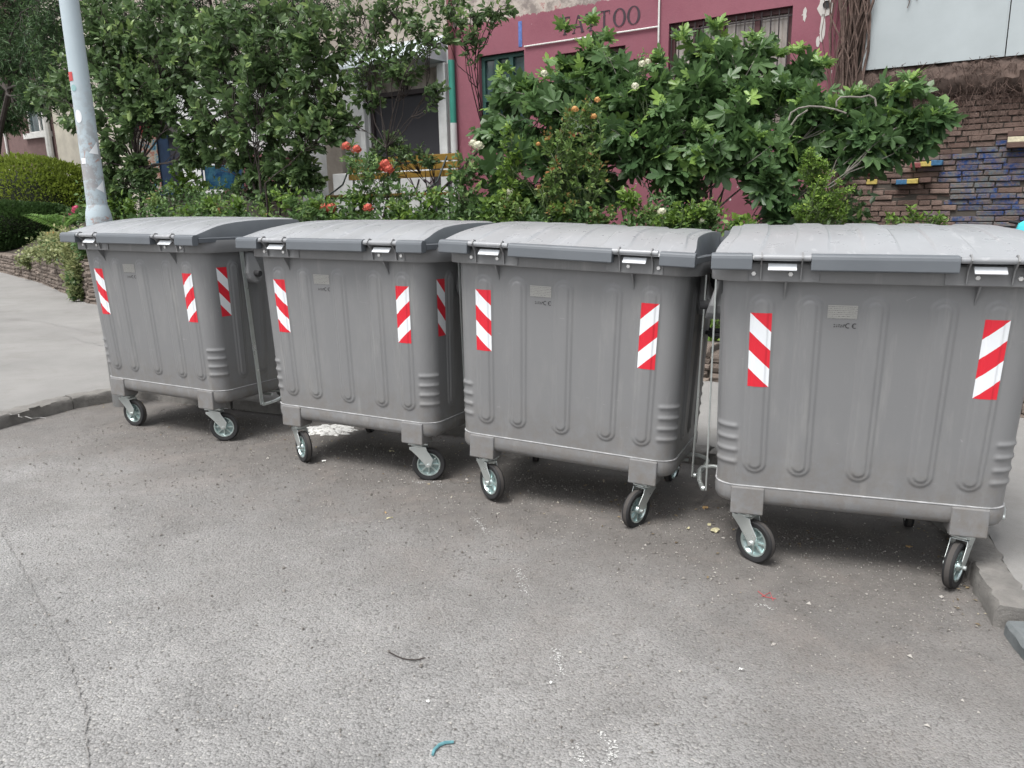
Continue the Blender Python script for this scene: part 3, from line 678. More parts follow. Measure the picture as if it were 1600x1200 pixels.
def window(root, s0, s1, z0, z1, frame, pane, mull, bars=None, trans=None, dep=.12):
    b = MB(); w_ = .06; q0, q1 = -dep, -dep+.05
    b.fbox(s0, s1, z1-w_, z1, q0, q1); b.fbox(s0, s1, z0, z0+w_, q0, q1); b.fbox(s0, s0+w_, z0+w_, z1-w_, q0, q1); b.fbox(s1-w_, s1, z0+w_, z1-w_, q0, q1)
    for m in mull: b.fbox(m-.035, m+.035, z0+w_, z1-w_, q0-.002, q1+.012)
    if trans: b.fbox(s0+w_, s1-w_, trans-.03, trans+.03, q0+.004, q1+.006)
    fr = child(b.build('window', frame, bevel=.004), root)
    b = MB(); b.fbox(s0+.01, s1-.01, z0+.01, z1-.01, q0-.02, q0+.008); child(b.build('pane', pane), fr).matrix_parent_inverse = Matrix.Translation(Vector(root.location)*0)
    if bars:
        b = MB(); s = s0+bars/2
        while s < s1: b.tube([FP(s+rnd.uniform(-.006, .006), z0+.02, -.03), FP(s+rnd.uniform(-.006, .006), z1-.02, -.03)], .008, 6); s += bars
        for z in (z0+.2, z1-.10): b.tube([FP(s0, z, -.03), FP(s1, z, -.03)], .008, 6)
        child(b.build('bar', M['bars']), fr).matrix_parent_inverse = Matrix.Translation((0, 0, 0))
    return fr
window(mg, *H[0], M['brownframe'], M['curtain'], [2.24, 2.68, 3.02], bars=.105)
window(mg, *H[1], M['brownframe'], M['glassdark'], [4.5], trans=3.1); window(mg, *H[2], M['greenframe'], M['glassdark'], [5.84, 6.1], trans=3.05)
# lettering, thin serif capitals
M['letter'] = mat('letter_paint', (.035, .02, .03), .7, var=.3)
def glyph(b, ch, s0, z0, h, wd):
    P = lambda x, z, d=0: FP(s0-x*wd, z0+z*h, .003+d*.004)
    def bar(x0, z0_, x1, z1_, t0, t1=None):
        t1 = t1 or t0; b.prism([(x0-t0/2, z0_), (x0+t0/2, z0_), (x1+t1/2, z1_), (x1-t1/2, z1_)], P, 0, 1)
    if ch == 'T':
        bar(.5, .04, .5, .95, .17); b.prism([(.02, .95), (.98, .95), (.98, 1), (.02, 1)], P, 0, .99); b.prism([(.02, .78), (.06, .78), (.08, .95), (.02, .95)], P, 0, .98); b.prism([(.98, .78), (.94, .78), (.92, .95), (.98, .95)], P, 0, .98); b.prism([(.32, 0), (.68, 0), (.68, .04), (.32, .04)], P, 0, .98)
    if ch == 'A':
        bar(.14, .04, .50, 1, .06, .06); bar(.86, .04, .54, 1, .2, .12); b.prism([(.25, .32), (.75, .32), (.75, .37), (.25, .37)], P, 0, .9)
        for c in (.14, .86): b.prism([(c-.14, 0), (c+.14, 0), (c+.14, .04), (c-.14, .04)], P, 0, .97)
    if ch == 'O':
        n = 32; o = [(.5+.5*math.cos(2*math.pi*k/n), .5+.51*math.sin(2*math.pi*k/n)) for k in range(n)]; i = [(.5+.31*math.cos(2*math.pi*k/n), .5+.46*math.sin(2*math.pi*k/n)) for k in range(n)]
        vs = [P(x, z, 1) for x, z in o+i]; b.add(vs, [(k, (k+1) % n, n+(k+1) % n, n+k) for k in range(n)])
b = MB(); s = 4.98
for ch, wd, adv in (('T', .17, .20), ('A', .19, .205), ('T', .17, .205), ('T', .17, .215), ('O', .19, .205), ('O', .19, .2)):
    glyph(b, ch, s, 3.79, .225, wd); s -= adv
child(b.build('lettering', M['letter']), mg)
M['whitepipe'] = mat('white_pipe', (.62, .62, .6), .5); M['bluestrip'] = mat('blue_strip', (.08, .14, .38), .6, var=.4, scale=20)
b = MB(); b.tube([FP(5.55, 3.71, .02), FP(3.50, 3.715, .02)], .011, 6); b.tube([FP(3.485, 7.4, .025), FP(3.49, 2.4, .025)], .013, 6); child(b.build('cable', M['whitepipe']), mg)
b = MB(); b.fbox(5.60, 5.66, 3.72, 4.06, 0, .006); child(b.build('painted_strip', M['bluestrip']), mg)
M['oldplaster'] = mat('old_plaster', (.5, .48, .46), .9)
for cx, cz, a, h in ((1.44, 3.66, .085, .11), (1.46, 3.44, .03, .16), (1.67, 3.62, .022, .08), (1.5, 3.3, .02, .06), (1.7, 3.2, .015, .015), (1.62, 3.05, .012, .015), (1.72, 2.95, .015, .01)):
    pts = [(cx+a*math.cos(t)*rnd.uniform(.7, 1.2), cz+h*math.sin(t)*rnd.uniform(.75, 1.15)) for t in [2*math.pi*k/14 for k in range(14)]]
    b = MB(); b.prism(pts, lambda x, z, d: FP(x, z, d), .0005, .0035); child(b.build('plaster_patch', M['oldplaster']), mg)
b = MB(); b.lathe([(0, .004), (.035, .004), (.04, .012), (.04, 0)], 16, Matrix.Translation(FP(1.43, 3.69, .004)) @ FN.to_track_quat('Z', 'Y').to_matrix().to_4x4()); child(b.build('vent_hole', M['dark']), mg)
# white building with the grey shutter door
M['rosewall'] = mat('rose_render', (.19, .068, .08), .85, var=.2, bump=.3)
M['whitewall'] = mat('white_render', (.52, .53, .53), .85, var=.12, bump=.3); M['beige'] = mat('beige_render', (.34, .30, .26), .85, var=.25, scale=3, bump=.4)
M['greydoor'] = mat('grey_door', (.032, .032, .038), .8, var=.12, scale=2); M['awning'] = mat('awning_sheet', (.46, .52, .55), .5); M['greenpipe'] = mat('green_pipe', (.03, .22, .17), .5)
wb = empty('white_building', FP(9, 0)); tag(wb, 'white rendered building with a dark grey door under a pale awning', 'building')
b = MB(); facade_wall(b, 6.935, 15.5, -.2, 4.05, [(7.13, 8.66, 1.25, 3.62)], q0=-.3); child(b.build('wall', M['whitewall']), wb)
b = MB(); facade_wall(b, 6.935, 15.5, 4.05, 7.2, []); b.fbox(6.935, 15.5, 7.2, 7.3, -3.3, .1); child(b.build('upper_wall', M['beige']), wb)
b = MB(); b.fbox(7.13, 8.66, 1.25, 3.28, -.14, -.09); d = child(b.build('door', M['greydoor']), wb)
b = MB(); b.fbox(7.13, 7.19, 1.25, 3.62, -.09, -.03); b.fbox(8.60, 8.66, 1.25, 3.62, -.09, -.03); b.fbox(7.19, 8.60, 3.26, 3.33, -.09, -.03); b.fbox(7.86, 7.92, 3.33, 3.62, -.09, -.04); child(b.build('door_frame', M['bars']), wb)
b = MB(); b.fbox(7.19, 8.6, 3.33, 3.62, -.13, -.1); child(b.build('window', M['curtain']), wb)
b = MB(); b.hexa([FP(a, z, q) for z, q in ((3.66, .55), (3.66, .0)) for a in (6.98, 8.85) for _ in (0,)]+[FP(a, z, q) for z, q in ((3.70, .55), (4.02, .0)) for a in (6.98, 8.85)]); child(b.build('awning', M['awning']), wb)
b = MB(); b.fbox(6.96, 7.12, .3, 3.64, .002, .09); b.fbox(8.69, 8.8, .9, 3.64, .002, .09); child(b.build('pillar', M['whitewall'], bevel=.01), wb)
b = MB(); b.fbox(9.25, 9.62, .9, 3.2, .002, .12); b.fbox(9.2, 9.24, .9, 2.9, .1, .16, 0); child(b.build('pillar', M['beige'], bevel=.01), wb)
b = MB(); b.tube([FP(6.84, 3.66, .07), FP(6.84, 2.75, .07)], .05, 14); dp = child(b.build('downpipe', M['greenpipe'], smooth=True), wb)
b = MB(); b.tube([FP(6.84, 7.2, .07), FP(6.84, 3.66, .07)], .045, 14); child(b.build('downpipe', M['rosewall'], smooth=True), wb)
b = MB(); b.tube([FP(6.84, 2.75, .07), FP(6.84, 1.1, .07)], .053, 14); child(b.build('pipe_foot', M['whitewall'], smooth=True), wb)
b = MB(); b.fbox(10.6, 12.4, 1.0, 2.5, .02, .2); child(b.build('painted_base', M['rosewall'], bevel=.005), wb)
# low parapet with scrawled paint behind the bench
pw = empty('low_parapet', FP(8, 1.2, .45)); tag(pw, 'low white wall with black scrawled letters behind the yellow bench', 'wall')
b = MB(); b.fbox(7.0, 9.1, 1.0, 2.06, .4, .5); child(b.build('parapet', M['whitewall'], bevel=.008), pw)
b = MB()
for st in ([(640, 276), (652, 302)], [(650, 300), (655, 280)], [(664, 280), (671, 302)], [(664, 280), (672, 286), (678, 280), (676, 302)], [(687, 280), (690, 303)], [(684, 296), (700, 290), (711, 281), (712, 297)]):
    P = [FP(*fac(u, v, .5), .505) for u, v in st]; b.tube(P, .012, 5)
child(b.build('scrawl', M['letter']), pw)
# brown house at the far left
M['brownwall'] = mat('brown_render', (.15, .095, .09), .9, var=.15, bump=.3)
F0_keep = F0.copy(); F0 = F0 - FN*4
bh = empty('brown_building', FP(22, 0)); tag(bh, 'dull brown rendered house with a white framed window beyond the hedge at far left', 'building')
sB = fac(90, 240)[0]; sC = fac(215, 240)[0]; w0, w1 = fac(80, 215)[0], fac(44, 215)[0]; zW = fac(62, 213)[1]
hw = (w0, w1, zW+.12, zW+1.7)
b = MB(); facade_wall(b, sB, 52, -.2, 9.5, [hw]); child(b.build('wall', M['brownwall']), bh)
b = MB(); b.fbox(sB-.1, 52, 9.5, 9.7, -3.4, .3); child(b.build('roof', M['mortar']), bh)
window(bh, *hw, M['whitepipe'], M['glassdark'], [(w0+w1)/2])
b = MB(); b.fbox(w0-.12, w1+.12, zW-.05, zW+.12, -.02, .1); child(b.build('sill', M['whitepipe']), bh)
b = MB(); b.tube([FP(sB+.2, 9.4, .12), FP(sB+.2, .5, .12)], .11, 8); child(b.build('downpipe', M['whitepipe']), bh)
sD = fac(15, 240)[0]; b = MB(); b.tube([FP(sD, 9.4, .06), FP(sD, .5, .06)], .04, 6); child(b.build('downpipe', M['whitepipe']), bh)
b = MB(); facade_wall(b, sC-3.5, sB-.02, -.2, 8.0, []); cw = tag(b.build('cream_building', mat('cream_render', (.50, .47, .40), .85, var=.2, scale=2, bump=.3)), 'small cream coloured house front between the brown house and the white building', 'building')
F0 = F0_keep
# ---------------------------------------------------------------- brick wall at the right
def brick_mat():
    t = NT('old_brick'); f = t.noise(16, 6, .75)
    c = t.mix(t.attr('tint'), (.135, .088, .074), (.265, .195, .165)); c = t.mix(t.ramp(f, [(.35, 0), (.75, .6)]), c, (.07, .05, .045))
    c = t.mix(t.ramp(t.noise(40, 5, .7), [(.62, 0), (.72, .5)]), c, (.33, .28, .25))
    bl = t.mix(t.ramp(t.noise(7, 5, .7), [(.42, 0), (.56, 1)]), (.025, .06, .18), (.13, .145, .15))
    k = t.ramp(t.noise(24, 5, .7), [(.42, 1), (.6, .25)])
    c = t.mix(t.math('MULTIPLY', t.attr('blue'), k), c, bl)
    return t.fin(c, .9, bump=t.bump(t.noise(60, 6, .75), .8, .01), spec=.2)
M['brick'] = brick_mat()
bw = empty('brick_wall', FP(-1, 0)); tag(bw, 'old brown brick wall with worn blue paint at the right below the white metal sheets', 'wall')
b = MB(); tint = []; blue = []
z = -.1; row = 0; M['paintred'] = mat('brick_red_paint', (.19, .05, .05), .7, var=.3, scale=30); M['paintyellow'] = mat('brick_yellow_paint', (.42, .33, .09), .7, var=.25, scale=30); M['paintblue'] = mat('brick_blue_paint', (.035, .12, .23), .7, var=.35, scale=30); M['paintcream'] = mat('brick_cream_paint', (.55, .5, .36), .7, var=.2, scale=30)
while z < 2.62:
    s = -4.2 - (row % 2)*.13; hgt = .050
    while s < 1.1:
        L = .235+rnd.uniform(-.045, .03)
        if rnd.random() < .18: L = .11
        s1_ = min(s+L, 1.1)
        if s1_-s > .03:
            n0 = len(b.v); j = rnd.uniform(-.016, .012)-(.03 if rnd.random() < .04 else 0); dz = rnd.uniform(-.004, .004)
            P = [FP(a+rnd.uniform(-.005, .005), zz+dz+rnd.uniform(-.0035, .0035), q+rnd.uniform(-.004, .004)) for zz in (z, z+hgt) for q in (-.06, j) for a in (s, s1_)]
            b.hexa(P); tint += [rnd.random()]*8; cm = (s+s1_)/2
            blue += [1. if (cm < .0 and .6 < z < 2.02+.05*math.sin(cm*9)+.0*cm and rnd.random() < .93) else (.35 if cm < .25 and z < 2.0 and rnd.random() < .2 else 0.)]*8
        s = s1_+.011 if s1_ < 1.1 else 9
    z += hgt+.011; row += 1
o = b.build('brick_courses', M['brick'], bevel=.006); a_ = o.data.attributes.new('tint', 'FLOAT', 'POINT'); a_.data.foreach_set('value', tint); a_ = o.data.attributes.new('blue', 'FLOAT', 'POINT'); a_.data.foreach_set('value', blue); child(o, bw)
b = MB(); b.fbox(-4.3, 1.1, -.3, 6.5, -.4, -.022); child(b.build('wall_core', M['mortar']), bw)
def pb(s, z, m, L=.115, q=.07):
    b = MB(); b.hexa([FP(a, zz+rnd.uniform(-.003, .003), qq) for zz in (z, z+.055) for qq in (-.02, q) for a in (s, s+L)]); child(b.build('painted_brick', m, bevel=.006), bw)
for u, v, m in ((1446, 256, 'paintyellow'), (1430, 258, 'paintred'), (1463, 254, 'paintblue')): s, z = fac(u, v, .1); pb(s-.06, z-.03, M[m], q=.1)
for u, v, m in ((1408, 284, 'paintblue'), (1425, 283, 'paintyellow'), (1445, 281, 'brick')): s, z = fac(u, v, .1); pb(s-.06, z-.03, M[m], q=.1)
for u, v, m in ((1362, 268, 'paintred'), (1362, 284, 'paintyellow')): s, z = fac(u, v, 0); pb(s-.06, z-.03, M[m], q=.02)
for u, v, m in ((1592, 208, 'brick'), (1592, 217, 'paintcream'), (1590, 226, 'brick')): s, z = fac(u, v, .1); pb(s-.1, z-.03, M[m], L=.2, q=.1)
# dirt ledge on top of the brickwork
def heap(name, mfac, lay, parent):
    b = MB(); n = 90; m = 7; vs = []
    for i in range(n+1):
        s = -4.2+5.3*i/n
        for k in range(m):
            f = k/(m-1); vs.append(FP(s, 2.58+.36*f+rnd.gauss(0, .012), .10*math.sin(math.pi*min(1, f*.9+.12))+rnd.gauss(0, .018)))
    b.add(vs, [(i*m+k, (i+1)*m+k, (i+1)*m+k+1, i*m+k+1) for i in range(n) for k in range(m-1)]); return child(b.build(name, mfac, smooth=True), parent)
heap('earth_ledge', mat('dry_earth', (.085, .06, .05), .95, var=.4, scale=10, bump=.9, bscale=35), 0, bw)
# white metal sheets
M['sheet'] = mat('white_sheet_metal', (.36, .40, .415), .45, var=.07, scale=2)
sm = empty('sheet_metal_fence', FP(-1, 2.9)); tag(sm, 'pale grey flat metal sheets standing on top of the brick wall', 'fence')
for s0, s1 in ((-.395, .985), (-1.75, -.405), (-3.1, -1.76)):
    b = MB(); b.fbox(s0, s1, 2.925, 6.3, .05, .056); b.fbox(s0, s0+.012, 2.925, 6.3, .056, .062); child(b.build('metal_sheet', M['sheet'], bevel=.001), sm)
b = MB(); b.fbox(-3.1, .985, 3.2, 3.25, -.02, .05); b.fbox(-3.1, .985, 5.2, 5.25, -.02, .05); child(b.build('rail', M['bars']), sm)
M['deadvine'] = mat('dead_vine', (.12, .082, .068), .9, var=.5, scale=14, bump=.6)
b = MB()
for k in range(75):
    s = 1.12+rnd.gauss(0, .10); z = 1.6+rnd.random()*.6; q = rnd.uniform(.02, .16); pts = []
    while z < 6.2: pts.append(FP(s, z, max(.015, q))); z += rnd.uniform(.2, .4); s += rnd.gauss(0, .05)+(1.14-s)*.12; q = abs(q+rnd.gauss(0, .03))
    b.tube(pts, rnd.choice([.003, .004, .006, .008, .016]), 5, cap=False)
for k in range(760):   # dry stems trailing over the ledge and the bricks
    s = rnd.uniform(-3.5, 1.0); z = rnd.uniform(2.5, 2.95); q = .13; pts = []
    L = rnd.uniform(.1, .7)*(1 if s > -1.2 else .6)
    n = 7
    for i in range(n): pts.append(FP(s, z, max(.012, q))); z -= L/n*rnd.uniform(.6, 1.3); s += rnd.gauss(0, .03); q = max(.015, q*.8+rnd.gauss(0, .012))
    b.tube(pts, rnd.choice([.0018, .0025, .0035]), 4, cap=False)
for k in range(26):
    s = rnd.uniform(-1.2, 1.0); z = rnd.uniform(2.6, 2.9); q = .1; pts = []
    for i in range(6): pts.append(FP(s, z, .07+rnd.uniform(0, .05))); z += rnd.gauss(.01, .025); s += rnd.gauss(-.05, .03)
    b.tube(pts, .0022, 4, cap=False)
for k in range(7):
    s = rnd.uniform(.55, 1.0); z = 4.6; pts = []
    while z > rnd.uniform(3.2, 3.9): pts.append(FP(s, z, .075)); z -= .06; s += rnd.gauss(-.004, .014)
    if len(pts) > 2: b.tube(pts, rnd.uniform(.002, .005), 4, cap=False)
tag(b.build('dead_climber', M['deadvine']), 'bundle of dry leafless climber stems between the magenta wall and the metal sheets', 'climbing plant')
# ---------------------------------------------------------------- bench on the terrace
M['slat'] = mat('yellow_slat', (.27, .165, .03), .55, var=.25, scale=12); M['benchiron'] = mat('green_iron', (.018, .035, .032), .5)
bq = 1.7
def benchpos():
    s, z = fac(715, 272, bq); s2, z2 = fac(543, 262, bq); return s, s2
bs0, bs1 = benchpos(); bc = (bs0+bs1)/2
TZ = 1.24
bn = empty('park_bench', FP(bc, TZ, bq)); tag(bn, 'yellow slatted park bench with dark green legs behind the coral roses', 'bench')
b = MB()
for k in range(3): b.fbox(bs0, bs1, TZ+.66+.105*k, TZ+.745+.105*k, bq-.03-.03*k, bq-.005-.03*k)
child(b.build('backrest', M['slat'], bevel=.006), bn)
b = MB()
for k in range(4): b.fbox(bs0, bs1, TZ+.42, TZ+.455, bq+.05+.11*k, bq+.14+.11*k)
child(b.build('seat', M['slat'], bevel=.006), bn)
for s in (bs0+.12, bc, bs1-.12):
    b = MB(); b.tube([FP(s-.05, TZ, bq+.1), FP(s+.02, TZ+.5, bq+.01), FP(s+.08, TZ+.96, bq-.10)], .016, 6); b.tube([FP(s+.22, TZ, bq+.40), FP(s+.17, TZ+.42, bq+.42), FP(s+.14, TZ+.6, bq+.1), FP(s+.1, TZ+.95, bq-.09)], .014, 6); b.tube([FP(s, TZ+.41, bq+.48), FP(s, TZ+.41, bq+.02)], .013, 6)
    child(b.build('leg', M['benchiron']), bn)
# ---------------------------------------------------------------- booth, blue bin, concrete slab at the left
M['boothblue'] = mat('booth_blue', (.02, .055, .13), .5, var=.3)
def mural():
    t = NT('painted_panel'); n = t.noise(9, 5, .7, dist=.3); c = t.ramp(n, [(.3, (.02, .06, .16)), (.42, (.05, .25, .42)), (.5, (.6, .55, .42)), (.56, (.45, .08, .05)), (.62, (.6, .62, .6)), (.72, (.03, .05, .12))]); return t.fin(c, .6)
def box_thing(name, lab, cat, u0, u1, v0, v1, Y, dep, m, extra=None, rz=0):
    a = at(u0, v1, Y); c = at(u1, v0, Y); cx, cz0, cz1 = (a.x+c.x)/2, a.z, at((u0+u1)/2, v0, Y).z; hw_ = (c.x-a.x)/2
    r_ = empty(name, (cx, Y, cz0)); tag(r_, lab, cat); return r_, hw_, cz1-cz0
r_, hw_, hh = box_thing('painted_booth', 'narrow dark blue booth with a painted multicoloured front panel and dark gabled roof', 'booth', 222, 262, 210, 300, 14.4, .4, None)
hh += .3
b = MB(); b.box(-hw_*.35, hw_, 0, .5, -.6, hh-.06); b.build('cabinet', M['boothblue'], r_, bevel=.01)
b = MB(); b.box(-hw_, -hw_*.36, .02, .5, -.6, hh-.25); b.build('side_wall', M['beige'], r_)
b = MB(); b.box(-hw_*.75, hw_*.3, -.03, -.004, 0, hh-.32); b.build('painted_panel', mural(), r_, bevel=.004)
b = MB(); b.prism([(-hw_*1.5, hh-.2), (0, hh+.12), (hw_*1.9, hh-.4), (hw_*1.9, hh-.46), (0, hh+.06), (-hw_*1.5, hh-.26)], lambda x, z, d: Vector((x, d, z)), -.1, .6); b.build('roof', M['bars'], r_)
b = MB(); b.box(-hw_*.6, hw_*.15, -.045, -.031, hh-.30, hh-.16); b.build('sign_strip', M['sticker_red'], r_)
r_, hw_, hh = box_thing('blue_container', 'bright blue tarpaulin box with a dark frame standing on the concrete slab', 'box', 322, 366, 258, 298, 12.8, .4, None)
t_ = NT('blue_tarp'); M['tarp'] = t_.fin(t_.mix(t_.ramp(t_.noise(6, 5, .6), [(.4, 0), (.6, 1)]), (.02, .14, .36), (.10, .38, .55)), .4, bump=t_.bump(t_.noise(9, 4), .6, .03))
b = MB(); b.box(-hw_, hw_, 0, .4, .02, hh); b.build('tarpaulin', M['tarp'], r_, bevel=.02)
b = MB()
for x in (-hw_-.02, hw_+.02): b.tube([(x, -.03, -.05), (x, -.03, hh+.06)], .015, 6)
b.tube([(-hw_-.02, -.03, hh+.06), (hw_+.02, -.03, hh+.06)], .015, 6); b.build('frame', M['boothblue'], r_)
a = at(244, 312, 10.9); c = at(405, 312, 10.9); zc = at(320, 303, 12.1).z
b = MB(); P = [at(246, 302, 12.5), at(404, 309, 11.5)]
for z_, in ((zc-.14,), (zc,)): pass
q0 = P[0].copy(); q1 = P[1].copy(); q0.z = q1.z = 0; dirn = Vector((.25, 1, 0)).normalized()*1.3
b.hexa([p+e+Vector((0, 0, z_)) for z_ in (zc-.6, zc) for e in (Vector((0, 0, 0)), dirn) for p in (q0, q1)])
M['concrete'] = mat('concrete', (.22, .19, .175), .9, var=.2, bump=.5)
o = b.build('concrete_slab', M['concrete'], bevel=.01); tag(o, 'raised grey concrete slab behind the flower bed, under the blue tarpaulin box', 'slab')
# ---------------------------------------------------------------- scooter at the right edge
px_, py_ = 4.93, 7.0; gzv = .235
sc_ = empty('motor_scooter', (px_, py_, gzv), R(200)); tag(sc_, 'motor scooter with a cyan and white front fairing, partly cut off at the right edge', 'scooter')
M['cyan'] = mat('cyan_plastic', (.08, .55, .62), .25, var=.05); M['blackpl'] = mat('black_plastic', (.02, .02, .022), .45); M['whitepl'] = mat('white_plastic', (.7, .72, .72), .3)
for x in (-.62, .62):
    b = MB(); b.lathe([(.17, -.05), (.23, -.055), (.255, 0), (.23, .055), (.17, .05)], 28, Matrix.Translation((x, 0, .25)) @ Matrix.Rotation(R(90), 4, 'X')); wh = b.build('wheel', M['rubber'], sc_, smooth=True)
    b = MB(); b.lathe([(0, -.04), (.17, -.03), (.17, .03), (0, .04)], 24, Matrix.Translation((x, 0, .25)) @ Matrix.Rotation(R(90), 4, 'X')); b.build('hub', M['zinc'], wh, smooth=True)
b = MB(); b.prism([(-.75, .42), (-.3, .28), (.3, .26), (.42, .5), (.34, .5), (.2, .34), (-.1, .36), (-.2, .66), (-.75, .7)], lambda x, z, d: Vector((x, d, z)), -.14, .14); b.build('body', M['blackpl'], sc_, bevel=.04)
b = MB(); b.prism([(-.8, .7), (-.15, .66), (-.12, .72), (-.3, .78), (-.8, .82)], lambda x, z, d: Vector((x, d, z)), -.13, .13); b.build('seat', M['blackpl'], sc_, bevel=.03)
b = MB(); b.prism([(.34, .38), (.52, .42), (.50, .8), (.40, 1.05), (.28, 1.08), (.34, .7)], lambda x, z, d: Vector((x, d, z)), -.17, .17); b.build('front_fairing', M['cyan'], sc_, bevel=.05)
b = MB(); b.prism([(.24, 1.0), (.46, .94), (.42, 1.06), (.2, 1.12)], lambda x, z, d: Vector((x, d, z)), -.20, .20); b.build('handlebar_cover', M['cyan'], sc_, bevel=.03)
b = MB(); b.prism([(.42, .30), (.85, .42), (.80, .5), (.45, .46)], lambda x, z, d: Vector((x, d, z)), -.08, .08); b.build('mudguard', M['whitepl'], sc_, bevel=.02)
b = MB(); b.tube([(.3, -.36, 1.06), (.32, 0, 1.02), (.3, .36, 1.06)], .014, 8); b.build('handlebar', M['blackpl'], sc_)

# ================================================================ PLANTS
LEAF = {
 'oval': (np.array([(0, 0, 0), (-.26, .33, .05), (-.20, .72, .03), (0, 1, -.10), (.20, .72, .03), (.26, .33, .05), (0, .5, -.02)]), [(0, 6, 1), (1, 6, 2), (2, 6, 3), (3, 6, 4), (4, 6, 5), (5, 6, 0)]),
 'small': (np.array([(0, 0, 0), (-.3, .5, .06), (0, 1, 0), (.3, .5, .06)]), [(0, 2, 1), (0, 3, 2)]),
 'spray': (np.array([(0, 0, 0), (-.10, .5, .02), (0, 1, -.12), (.10, .5, .02)]), [(0, 2, 1), (0, 3, 2)]),
 'fig': (np.array([(0, .30, 0), (0, 0, .0), (-.16, -.10, -.04), (-.30, .02, -.06), (-.52, .10, -.12), (-.40, .24, -.06), (-.24, .30, -.01), (-.50, .58, -.12), (-.36, .66, -.10), (-.15, .56, -.02), (-.17, .84, -.10), (0, 1.05, -.16),
    (.17, .84, -.10), (.15, .56, -.02), (.36, .66, -.10), (.50, .58, -.12), (.24, .30, -.01), (.40, .24, -.06), (.52, .10, -.12), (.30, .02, -.06), (.16, -.10, -.04)]), [(0, i, i+1) for i in range(1, 20)]+[(0, 20, 1)]),
}
PK = 0
def leaves_mesh(name, kind, pos, dirs, nrms, size, m, parent, tintv, kindtag=None):
    T, TF = LEAF[kind]; T = T.copy(); n = len(pos)
    d = dirs/np.linalg.norm(dirs, axis=1, keepdims=True); z = nrms-(nrms*d).sum(1, keepdims=True)*d; z /= np.linalg.norm(z, axis=1, keepdims=True)+1e-9; x = np.cross(d, z)
    curl = nr.uniform(.4, 1.9, n)
    V = (pos[:, None, :] + size[:, None, None]*(T[None, :, 0:1]*x[:, None, :]*nr.uniform(.8, 1.15, (n, 1, 1)) + T[None, :, 1:2]*d[:, None, :] + T[None, :, 2:3]*curl[:, None, None]*z[:, None, :]))
    k = len(T); F = (np.arange(n)[:, None, None]*k+np.array(TF)[None]).reshape(-1, 3)
    o = np_mesh(name, V.reshape(-1, 3), F, m, parent, False)
    a = o.data.attributes.new('tint', 'FLOAT', 'POINT'); a.data.foreach_set('value', np.repeat(tintv, k).astype(np.float32)); return o
def atp(u, v, Y): return at(u, v, bedY(u, Y))
def blob(u, v, ru, rv, Y, rd=None):
    Y2 = bedY(u, Y); c = at(u, v, Y2); sc = FPX/((c-C).dot(fw)); return (np.array(c), np.array([ru/sc, (rd if rd else .8*(ru+rv)/2/sc), rv/sc]), Y2/Y)
def rand_unit(n): v = nr.normal(size=(n, 3)); return v/np.linalg.norm(v, axis=1, keepdims=True)
def curve(p0, p1, n=6, wob=.08, sag=0):
    p0 = np.array(p0); p1 = np.array(p1); L = np.linalg.norm(p1-p0); out = []
    off = nr.normal(size=3)*wob*L
    for i in range(n+1):
        t = i/n; out.append(p0*(1-t)+p1*t+off*math.sin(math.pi*t)+np.array([0, 0, sag*L*math.sin(math.pi*t)])+(nr.normal(size=3)*wob*.15*L if 0 < i < n else 0))
    return out
